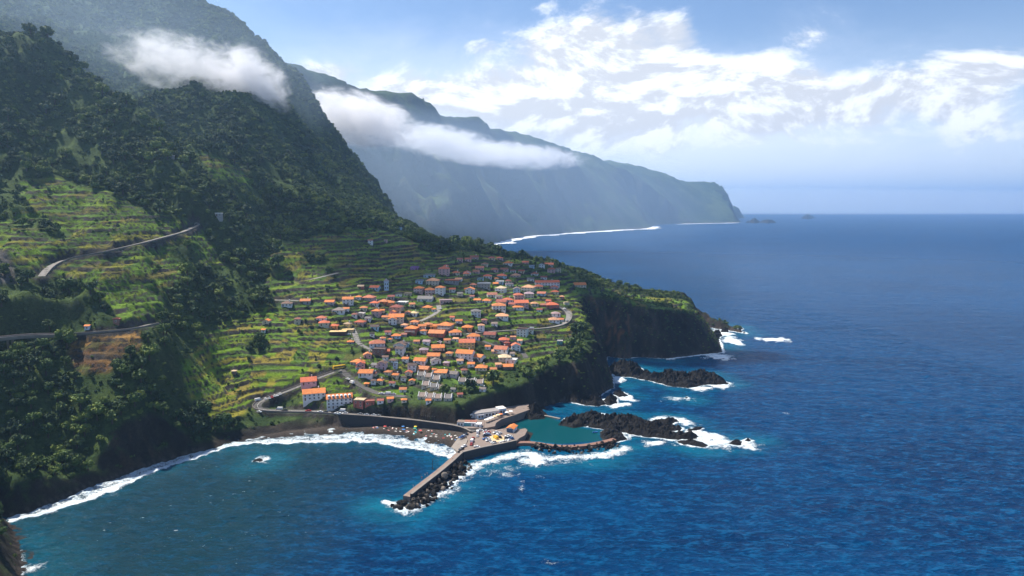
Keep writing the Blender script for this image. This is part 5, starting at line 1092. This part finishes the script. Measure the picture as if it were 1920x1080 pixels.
for i, (px, py, z, lab) in enumerate([(797, 893, 3.4, 'standing by the pier edge below the crane'), (801, 891, 3.4, 'standing beside another near the pier crane'), (791, 898, 3.4, 'standing alone halfway down the pier'), (775, 914, 3.4, 'standing near the outer end of the pier'), (848, 863, 3.4, 'walking at the landward end of the pier'), (730, 803.5, None, 'standing on the beach left of the blue parasols'), (747, 806, None, 'standing on the beach beside the blue parasols'), (770, 811, None, 'standing near the water below the green parasol'), (800, 812, None, 'standing on the right part of the beach'), (826, 818, None, 'standing on the beach near the ramp')]):
    if z is None: x, y, z = beach_pt(px, py)
    else: x, y = G(px, py, z)
    o = link('person', PM[i % 4]); o.location = (x, y, z); o.rotation_euler = (0, 0, rb.uniform(0, 6.28)); tag(o, f"{['person in white clothes', 'person in blue shorts', 'person in red clothes', 'person in teal shorts'][i % 4]} {lab}", 'person')
# small blue boat in the pool
bx, by = G(1116, 811, 0.0); r = empty('rowing_boat', (bx, by, .05), .4); tag(r, 'small blue boat at the edge of the green pool', 'boat')
mb = MB(); o_ = [(-2.2, -.5), (1.2, -.7), (2.4, 0), (1.2, .7), (-2.2, .5)]; mb.poly([(x * .8, y * .7, -.15) for x, y in o_] + [(x, y, .5) for x, y in o_] + [(x * .9, y * .8, .5) for x, y in o_] + [(x * .75, y * .6, .1) for x, y in o_], [(4, 3, 2, 1, 0)] + [(i, (i + 1) % 5, 5 + (i + 1) % 5, 5 + i) for i in range(5)] + [(5 + i, 5 + (i + 1) % 5, 10 + (i + 1) % 5, 10 + i) for i in range(5)] + [(10 + i, 10 + (i + 1) % 5, 15 + (i + 1) % 5, 15 + i) for i in range(5)] + [(15, 16, 17, 18, 19)]); mb.build('hull', CLOTH['blue'], r)
mb = MB(); mb.box(-.6, -.3, -.5, .5, .35, .42); mb.build('seat', M_DOOR, r)
# ------------------------------------------------------------------ trees
def leaf_mat(nm, a, b_, c_):
    m, nt, b, out = newmat(nm); t = NT(nt); rnd = t.n('ShaderNodeObjectInfo').outputs['Random']; oc = t.n('ShaderNodeTexCoord').outputs['Object']
    n = t.noise(oc, 1.6, 4, 0.6); w_ = t.ramp(t.noise(t.pos(), 0.022, 4, 0.6), .35, .68, -.3, .38); rnd = t.math('ADD', t.math('MULTIPLY', rnd, .75), w_)
    c = t.mix(t.ramp(rnd, 0.15, 0.75), a, b_); c = t.mix(t.ramp(t.math('ADD', n, t.math('MULTIPLY', rnd, .25)), .55, .8), c, c_)
    t.l(c, b.inputs['Base Color']); b.inputs['Roughness'].default_value = .75; b.inputs['Specular IOR Level'].default_value = .25; return m
M_LEAF = leaf_mat('foliage', (0.032, 0.070, 0.014), (0.085, 0.140, 0.026), (0.165, 0.205, 0.036))
M_LEAF2 = leaf_mat('dark_foliage', (0.020, 0.046, 0.015), (0.048, 0.088, 0.021), (0.100, 0.138, 0.032))
M_VINE = leaf_mat('vine_leaves', (0.070, 0.140, 0.020), (0.120, 0.190, 0.028), (0.170, 0.210, 0.035))
M_BARK = simple('bark', (0.07, 0.05, 0.035), .9, .4, 2)
def crown_mesh(name, seed, mat, nl=15, leaves=30, flat=.8, ls=.17, tall=0.0):
    import bmesh
    r = np.random.default_rng(seed); V = []; F = []
    for k in range(nl):
        a = r.uniform(0, 6.283); q = r.random() ** .6 * .68; zz = r.uniform(-.35, .75) * (1 - .45 * q)
        c = np.array((math.cos(a) * q, math.sin(a) * q, zz * flat)); lr = r.uniform(.26, .46) * (1 - .35 * max(zz, 0) * tall)
        if tall: c = np.array((c[0] * (1 - .6 * (zz + .35) / 1.1 * tall), c[1] * (1 - .6 * (zz + .35) / 1.1 * tall), zz * (1 + tall)))
        bm = bmesh.new(); bmesh.ops.create_icosphere(bm, subdivisions=1, radius=lr * .78); b0 = len(V)      # leafy mass inside each clump
        for v in bm.verts: V.append(tuple(c + np.array(v.co) * (1 + r.normal() * .16)))
        for f in bm.faces: F.append(tuple(b0 + v.index for v in f.verts))
        bm.free()
        for j in range(leaves):
            d = r.normal(size=3); d /= np.linalg.norm(d)
            if d[2] < -.5: d[2] *= -1
            p = c + d * lr * r.uniform(.78, 1.12); nrm = d + r.normal(size=3) * .55; nrm /= np.linalg.norm(nrm)
            e1 = np.cross(nrm, r.normal(size=3)); e1 /= np.linalg.norm(e1) + 1e-9; e2 = np.cross(nrm, e1); s = ls * r.uniform(.6, 1.25); b0 = len(V)
            V += [tuple(p + e1 * s), tuple(p + e2 * s * .6), tuple(p - e1 * s), tuple(p - e2 * s * .6)]; F.append((b0, b0 + 1, b0 + 2, b0 + 3))
    me = bpy.data.meshes.new(name); me.from_pydata(V, [], F); me.materials.append(mat); me.update(); return me
def trunk_mesh(seed):
    r = np.random.default_rng(seed); mb = MB(); mb.tube([(0, 0, -1.3), (.03, .02, -.6), (.0, .04, .1)], [.13, .09, .06], 7)
    for k in range(4): a = k * 1.6 + r.random(); mb.tube([(.01, .02, -.5), (math.cos(a) * .25, math.sin(a) * .25, -.1), (math.cos(a) * .5, math.sin(a) * .5, .2)], [.05, .035, .015], 5)
    return mb.mesh('trunk', [M_BARK])
CROWNS = [crown_mesh('crown', 10 + i, M_LEAF if i % 2 else M_LEAF2, 14 + i, 30, .75 + .08 * (i % 3)) for i in range(6)] + [crown_mesh('crown', 30, M_LEAF2, 16, 26, .9, .15, .9)]
TRUNKS = [trunk_mesh(i) for i in range(3)]
def proto_collection(name, meshes):
    col = bpy.data.collections.new(name)
    for i, me in enumerate(meshes): o = bpy.data.objects.new(f'{name}_{i}', me); col.objects.link(o)
    return col
def scatter(name, pts, scl, rot, idx, col, label, cat, squash=1.0):
    me = bpy.data.meshes.new(name); n = len(pts); me.vertices.add(n); me.vertices.foreach_set('co', np.asarray(pts, np.float32).ravel())
    a = me.attributes.new('scl', 'FLOAT_VECTOR', 'POINT'); _r = np.random.default_rng(n); s3 = np.stack([scl * _r.uniform(.75, 1.3, n), scl * _r.uniform(.75, 1.3, n), scl * squash * _r.uniform(.7, 1.35, n)], 1); a.data.foreach_set('vector', s3.astype(np.float32).ravel())
    a = me.attributes.new('rot', 'FLOAT_VECTOR', 'POINT'); r3 = np.zeros((n, 3)); r3[:, 2] = rot; a.data.foreach_set('vector', r3.astype(np.float32).ravel())
    a = me.attributes.new('idx', 'INT', 'POINT'); a.data.foreach_set('value', np.asarray(idx, np.int32))
    ng = bpy.data.node_groups.new(name, 'GeometryNodeTree'); ng.interface.new_socket('Geometry', in_out='INPUT', socket_type='NodeSocketGeometry'); ng.interface.new_socket('Geometry', in_out='OUTPUT', socket_type='NodeSocketGeometry')
    N = ng.nodes.new; gi = N('NodeGroupInput'); go = N('NodeGroupOutput'); ci = N('GeometryNodeCollectionInfo'); ip = N('GeometryNodeInstanceOnPoints')
    ci.inputs['Collection'].default_value = col; ci.inputs['Separate Children'].default_value = True; ci.inputs['Reset Children'].default_value = True
    def na(nm, ty): o = N('GeometryNodeInputNamedAttribute'); o.data_type = ty; o.inputs['Name'].default_value = nm; return [s for s in o.outputs if s.enabled and s.name == 'Attribute'][0]
    L = ng.links.new; L(gi.outputs[0], ip.inputs['Points']); L(ci.outputs[0], ip.inputs['Instance']); ip.inputs['Pick Instance'].default_value = True
    L(na('idx', 'INT'), ip.inputs['Instance Index']); L(na('scl', 'FLOAT_VECTOR'), ip.inputs['Scale']); L(na('rot', 'FLOAT_VECTOR'), ip.inputs['Rotation']); L(ip.outputs[0], go.inputs[0])
    o = link(name, me); md = o.modifiers.new('scatter', 'NODES'); md.node_group = ng
    return tag(o, label, cat, kind='stuff')
# ---- where trees stand
def field(arr, x, y): return bil(gx, gy, arr, x, y)
def visible(x, y, z):
    ok = np.ones(len(x), bool); d = np.linspace(.15, .97, 46)
    for t_ in d: ok &= (CAM_H + (z - CAM_H) * t_) > ground_fn(x * t_, y * t_) - 1.0
    return ok
def candidates(n, x0, x1, y0, y1, seed):
    r = np.random.default_rng(seed); x = r.uniform(x0, x1, n); y = r.uniform(y0, y1, n); z = ground_fn(x, y); a, b_ = proj(x, y, z)
    k = (a > -260) & (a < 2150) & (b_ > -160) & (b_ < 1250) & (field(dU, x, y) > 1.5) & (z > 2); return x[k], y[k], z[k], a[k], b_[k]
hmask += [(q[0], q[1], 7.0) for q in VIADUCT_XY]
def clear_of_built(x, y, pad=0.0):
    k = field(road_m, x, y) < .05
    for nm_, (l_, w_) in ROAD3.items():
        rr = w_ / 2 + (4.0 if nm_ in ('hill_road', 'viaduct_road', 'beach_road') else 1.5)
        b0 = (x > l_[:, 0].min() - 9) & (x < l_[:, 0].max() + 9) & (y > l_[:, 1].min() - 9) & (y < l_[:, 1].max() + 9); ii = np.nonzero(b0)[0]
        if len(ii): k[ii] &= line_dist(x[ii], y[ii], l_) > rr
    for (hx0, hy0, hr) in hmask: k &= (x - hx0) ** 2 + (y - hy0) ** 2 > (hr + pad) ** 2
    return k
STEEP = np.minimum(steep, 4); rT = np.random.default_rng(77)
# woods on the near slopes
x, y, z, a, b_ = candidates(60000, -620, 330, 190, 900, 1)
tf = field(fade, x, y); vl_ = field(vill, x, y); stp = field(STEEP, x, y); rk = field(LROCK, x, y); gro = fbm(x / 34, y / 34, 301, 3)
prob = np.where(tf > .3, .008 + .05 * (gro > .62), .78) * (rk < .5) * np.where(stp > 1.9, .35, 1)
gap = fbm(x / 22, y / 22, 331, 3); prob = prob * np.where(gap > .60, .12, 1)
prob = np.where(vl_ > .4, .16, prob); prob = np.where((a > 600) & (a < 960) & (field(dU, x, y) < 13), .03, prob); prob = np.where((a > 440) & (a < 665) & (b_ > 735), .05, prob); prob = np.where((x > 60) & (y > 650) & (vl_ < .4), .34, prob) * np.where((a > 930) & (stp > .8) & (vl_ < .4), .10, 1)
k = (rT.random(len(x)) < prob) & clear_of_built(x, y, .5); x, y, z, vl_, tf, stp = x[k], y[k], z[k], vl_[k], tf[k], stp[k]
sc = (1.3 + 3.7 * rT.random(len(x)) ** 1.7) * np.where(tf > .3, .55, 1) * np.where(vl_ > .4, .62, 1) * np.where(stp > 1.5, .6, 1) * np.where(x > 60, .6, 1) * (1 + .5 * (rT.random(len(x)) > .9))
# thin to a closed canopy, biggest first
def thin(x, y, s, f=1.15):
    o = np.argsort(-s); cell = 3.0; g = {}; keep = []
    for i in o:
        cx, cy0 = int(x[i] // cell), int(y[i] // cell); ok = True; rr = int(np.ceil(2 * s[i] * f / cell))
        for u in range(cx - 2, cx + 3):
            for v in range(cy0 - 2, cy0 + 3):
                for j in g.get((u, v), ()):
                    if (x[i] - x[j]) ** 2 + (y[i] - y[j]) ** 2 < (f * .5 * (s[i] + s[j])) ** 2: ok = False; break
                if not ok: break
            if not ok: break
        if ok: g.setdefault((cx, cy0), []).append(i); keep.append(i)
    return np.array(keep)
kp = thin(x, y, sc, 1.0); x, y, z, sc = x[kp], y[kp], z[kp], sc[kp]
rot = rT.uniform(0, 6.28, len(x)); idx = rT.integers(0, 6, len(x)); idx[rT.random(len(x)) < .06] = 6
vis = visible(x, y, z + sc * .8); pa, pb = proj(x, y, z + sc * .6); inframe = (pa > 0) & (pa < 1920) & (pb > 0) & (pb < 1080)
size = sc / y * vis * inframe; big = np.argsort(-size)[:300]; rest = np.ones(len(x), bool); rest[big] = False
TREE_ZONES = [(140, 820, 'in the woods above the white surf', 'trees in the woods above the surf'), (40, 690, 'in the woods below the viaduct', 'trees below the viaduct'), (60, 570, 'in the dark grove above the viaduct road', 'trees above the viaduct road'), (400, 520, 'in the wooded gully beside the terraces', 'trees in the gully'), (150, 300, 'on the steep slope above the terraces', 'trees on the upper slope'),
    (300, 660, 'around the brown terraces', 'trees round the brown terraces'), (420, 740, 'on the edge of the bright lower terraces', 'trees by the lower terraces'), (760, 640, 'among the gardens and houses of the village', 'trees among the village houses'), (900, 740, 'along the top of the dark sea cliff', 'trees along the cliff top'), (1180, 590, 'on the shaded headland', 'trees on the headland')]
for i in big:
    t_ = empty('tree', (x[i], y[i], z[i]), rot[i]); s = float(sc[i]); zn = min(TREE_ZONES, key=lambda q: (q[0] - pa[i]) ** 2 + (q[1] - pb[i]) ** 2)
    dark = idx[i] % 2 == 0
    tag(t_, f"{'slender dark' if idx[i] == 6 else ('dark green' if dark else 'bright green')} leafy tree {zn[2]}", 'tree', zn[3])
    c_ = put('crown', CROWNS[idx[i]], t_, (0, 0, s * .95)); c_.scale = (s, s, s); u_ = put('trunk', TRUNKS[i % 3], t_, (0, 0, s * .95)); u_.scale = (s, s, s)
COLT = proto_collection('tree_kinds', CROWNS)
P3 = np.stack([x, y, z + sc * .62], 1)[rest]; SCL, ROT, IDX = sc[rest], rot[rest], idx[rest]
# mountain forest behind
x, y, z, a, b_ = candidates(130000, -1500, 120, 560, 1750, 2); inn = (y > 900) | (x < -620); x, y, z = x[inn], y[inn], z[inn]
st_ = field(STEEP, x, y); k = rT.random(len(x)) < np.where(st_ > 2.2, .3, .9); x, y, z = x[k], y[k], z[k]
vis = visible(x, y, z + 4); x, y, z = x[vis], y[vis], z[vis]; sc = (1.5 + 3.8 * rT.random(len(x)) ** 1.6) * np.where(fbm(x / 60, y / 60, 341, 3) > .58, .55, 1); kp = thin(x, y, sc, .95) if len(x) else []
x, y, z, sc = x[kp], y[kp], z[kp], sc[kp]; n = len(x)
P3 = np.concatenate([P3, np.stack([x, y, z + sc * .5], 1)]); SCL = np.concatenate([SCL, sc]); ROT = np.concatenate([ROT, rT.uniform(0, 6.28, n)]); IDX = np.concatenate([IDX, rT.integers(0, 6, n)])
_vz = [(round(q[2],1), round(float(ground_fn(q[0],q[1])),1)) for q in vl[::8]]; print('viaduct', _vz)
print('forest', len(P3), 'far part', n)
scatter('forest', P3, SCL, ROT, IDX, COLT, 'dense green laurel forest covering the mountainside', 'forest')
# scrub on cliffs, terrace edges and gardens; vines on the terraces
BUSH = [crown_mesh('bush', 60 + i, M_LEAF if i else M_LEAF2, 6, 22, .6, .24) for i in range(3)]
x, y, z, a, b_ = candidates(70000, -560, 330, 230, 900, 3); fd = field(fade, x, y); wl = field(wall_m, x, y); rk = field(LROCK, x, y); gro = fbm(x / 12, y / 12, 311, 3)
k = (rT.random(len(x)) < np.where(fd > .3, .03 + .12 * (gro > .60), np.where(rk > .5, .10 + .5 * (gro > .58), .35)) * np.where((a > 600) & (a < 960) & (field(dU, x, y) < 11), .15, 1) * np.where((x > 70) & (y > 650) & (fd < .3), 2.2, 1)) & clear_of_built(x, y, -1.0) & visible(x, y, z + 1); x, y, z = x[k], y[k], z[k]; n = len(x)
print('scrub', n)
s_ = rT.uniform(.6, 1.6, n); scatter('undergrowth', np.stack([x, y, z + .3 * s_], 1), s_, rT.uniform(0, 6.28, n), rT.integers(0, 3, n), proto_collection('bush_kinds', BUSH), 'scrub and ferns on slopes and cliff ledges', 'undergrowth')
VINE = [crown_mesh('vine', 80 + i, M_VINE, 5, 18, .45, .26) for i in range(3)]
x, y, z, a, b_ = candidates(110000, -470, 160, 400, 830, 4); fd = field(fade, x, y); wl = field(wall_m, x, y); gro = fbm(x / 20, y / 9, 321, 3)
k = (fd > .5) & (wl < .25) & (rT.random(len(x)) < .5 * (gro > .55)) & clear_of_built(x, y, 0) & (zm_brown(x, y) < .3 if 'zm_brown' in globals() else True) & visible(x, y, z + 1); x, y, z = x[k], y[k], z[k]; n = len(x)
print('vines', n)
s_ = rT.uniform(.4, .75, n); scatter('vines', np.stack([x, y, z + .2], 1), s_, rT.uniform(0, 6.28, n), rT.integers(0, 3, n), proto_collection('vine_kinds', VINE), 'green vines and vegetable rows on the terraces', 'crops', .7)
# ------------------------------------------------------------------ air
hz = MB(); hz.box(-23000, 23000, -4000, 23000, -10, 720)
m = bpy.data.materials.new('haze'); m.use_nodes = True; nt = m.node_tree; nt.nodes.clear()
o = nt.nodes.new('ShaderNodeOutputMaterial'); v = nt.nodes.new('ShaderNodeVolumePrincipled')
v.inputs['Color'].default_value = (0.44, 0.69, 1.0, 1); v.inputs['Density'].default_value = 0.8e-4
v.inputs['Anisotropy'].default_value = 0.5
nt.links.new(v.outputs[0], o.inputs['Volume'])
tag(hz.build('haze', m), 'pale blue sea haze filling the air', 'haze', kind='stuff')

# ------------------------------------------------------------------ cloud banks lying on the mountains: bodies of drifting vapour
def cloud_mat(i, dens, cut, sc):
    tint = (.88, .94, 1, 1) if i == 8 else (.60, .78, 1, 1) if cut < .4 else (.98, .98, 1, 1)
    m = bpy.data.materials.new('cloud_vapour'); m.use_nodes = True; nt = m.node_tree; nt.nodes.clear(); t = NT(nt)
    o = nt.nodes.new('ShaderNodeOutputMaterial'); v = nt.nodes.new('ShaderNodeVolumePrincipled')
    oc = t.n('ShaderNodeTexCoord').outputs['Object']; r = t.vec('LENGTH', oc)
    pos = t.pos(); mp = t.n('ShaderNodeMapping'); t.l(pos, mp.inputs[0]); mp.inputs['Scale'].default_value = (1.0, .8, 1.7); mp.inputs['Location'].default_value = (i * 311.0, 0, 0)
    n = t.noise(mp.outputs[0], sc, 7, 0.68, .9)
    e = t.math('ADD', n, t.math('MULTIPLY', t.math('SUBTRACT', 1.0, t.math('POWER', r, 1.3)), .38 if cut > .4 else .50))
    d = t.math('MULTIPLY', t.ramp(e, cut, cut + .28), dens); d = t.math('MULTIPLY', d, t.ramp(r, 1.0, .75))
    t.l(d, v.inputs['Density']); v.inputs['Color'].default_value = tint; v.inputs['Anisotropy'].default_value = .25
    nt.links.new(v.outputs[0], o.inputs['Volume']); return m
def cloud(px, py, d, rx, ry, rz, tilt, dens, cut, sc, label, i):
    import bmesh
    bm = bmesh.new(); bmesh.ops.create_icosphere(bm, subdivisions=3, radius=1.0); me = bpy.data.meshes.new('cloud_bank'); bm.to_mesh(me); bm.free()
    o = link('cloud_bank', me, cloud_mat(i, dens, cut, sc)); o.location = P(px, py, d); k = d / FPX; o.scale = (rx * k, ry, rz * k); o.rotation_euler = (0, tilt, 0)
    tag(o, label, 'cloud', kind='stuff')
cloud(350, 124, 1075, 175, 75, 66, R(14), .022, .565, .030, 'torn white cloud bank drifting across the nearer mountain face', 1)
cloud(465, 158, 1090, 95, 60, 76, R(38), .038, .54, .030, 'bright end of the cloud bank on the nearer mountain', 2)
cloud(668, 222, 1700, 135, 110, 58, R(12), .030, .52, .022, 'dense white cloud spilling behind the mountain shoulder', 3)
cloud(825, 266, 2350, 140, 120, 38, R(9), .018, .52, .020, 'low cloud band along the far ridge', 4)
cloud(945, 290, 2500, 180, 130, 30, R(4), .018, .52, .020, 'thin tail of cloud drifting along the far coast', 5)
cloud(280, 110, 1150, 420, 130, 170, R(8), .0010, .36, .010, 'faint mist veiling the upper mountain', 6)
cloud(860, 330, 2250, 560, 320, 130, R(9), .0007, .30, .004, 'faint mist hanging along the far coast', 7)
cloud(1420, 384, 15500, 950, 3800, 34, 0, .00050, .28, .0006, 'pale sea mist along the horizon', 8)
# unseen cumuli placed toward the sun to shade the upper village and the headland
def cumulus(x, y, z, rx, ry, rz, dens, rot, seed):
    import bmesh
    r = np.random.default_rng(seed); bm = bmesh.new()
    bmesh.ops.create_icosphere(bm, subdivisions=5, radius=1.0)
    co = np.array([v.co[:] for v in bm.verts]); n = (fbm(co[:, 0] * 2.2 + co[:, 2] + 9, co[:, 1] * 2.2 - co[:, 2], seed, 4) - .5) * 1.3
    for v, k in zip(bm.verts, n): v.co *= 1 + k
    me = bpy.data.meshes.new('cumulus_cloud'); bm.to_mesh(me); bm.free()
    m = bpy.data.materials.new('cumulus_vapour'); m.use_nodes = True; nt = m.node_tree; nt.nodes.clear(); o_ = nt.nodes.new('ShaderNodeOutputMaterial'); v = nt.nodes.new('ShaderNodeVolumePrincipled')
    v.inputs['Density'].default_value = dens; v.inputs['Color'].default_value = (1, 1, 1, 1); nt.links.new(v.outputs[0], o_.inputs['Volume'])
    o = link('cumulus_cloud', me, m); o.location = (x, y, z); o.scale = (rx, ry, rz); o.rotation_euler = (0, 0, rot); return o
def over(tx, ty, tz, zc): k = (zc - tz) / SUN_DIR[2]; return tx + SUN_DIR[0] * k, ty + SUN_DIR[1] * k, zc
tag(cumulus(*over(-120, 775, 100, 1150), 170, 75, 55, .018, .35, 5), 'unseen cumulus cloud toward the sun, shading the upper terraces', 'cloud', kind='stuff')
tag(cumulus(*over(140, 752, 30, 1150), 115, 75, 50, .026, -.2, 6), 'unseen cumulus cloud toward the sun, placed to shade the headland', 'cloud', kind='stuff')
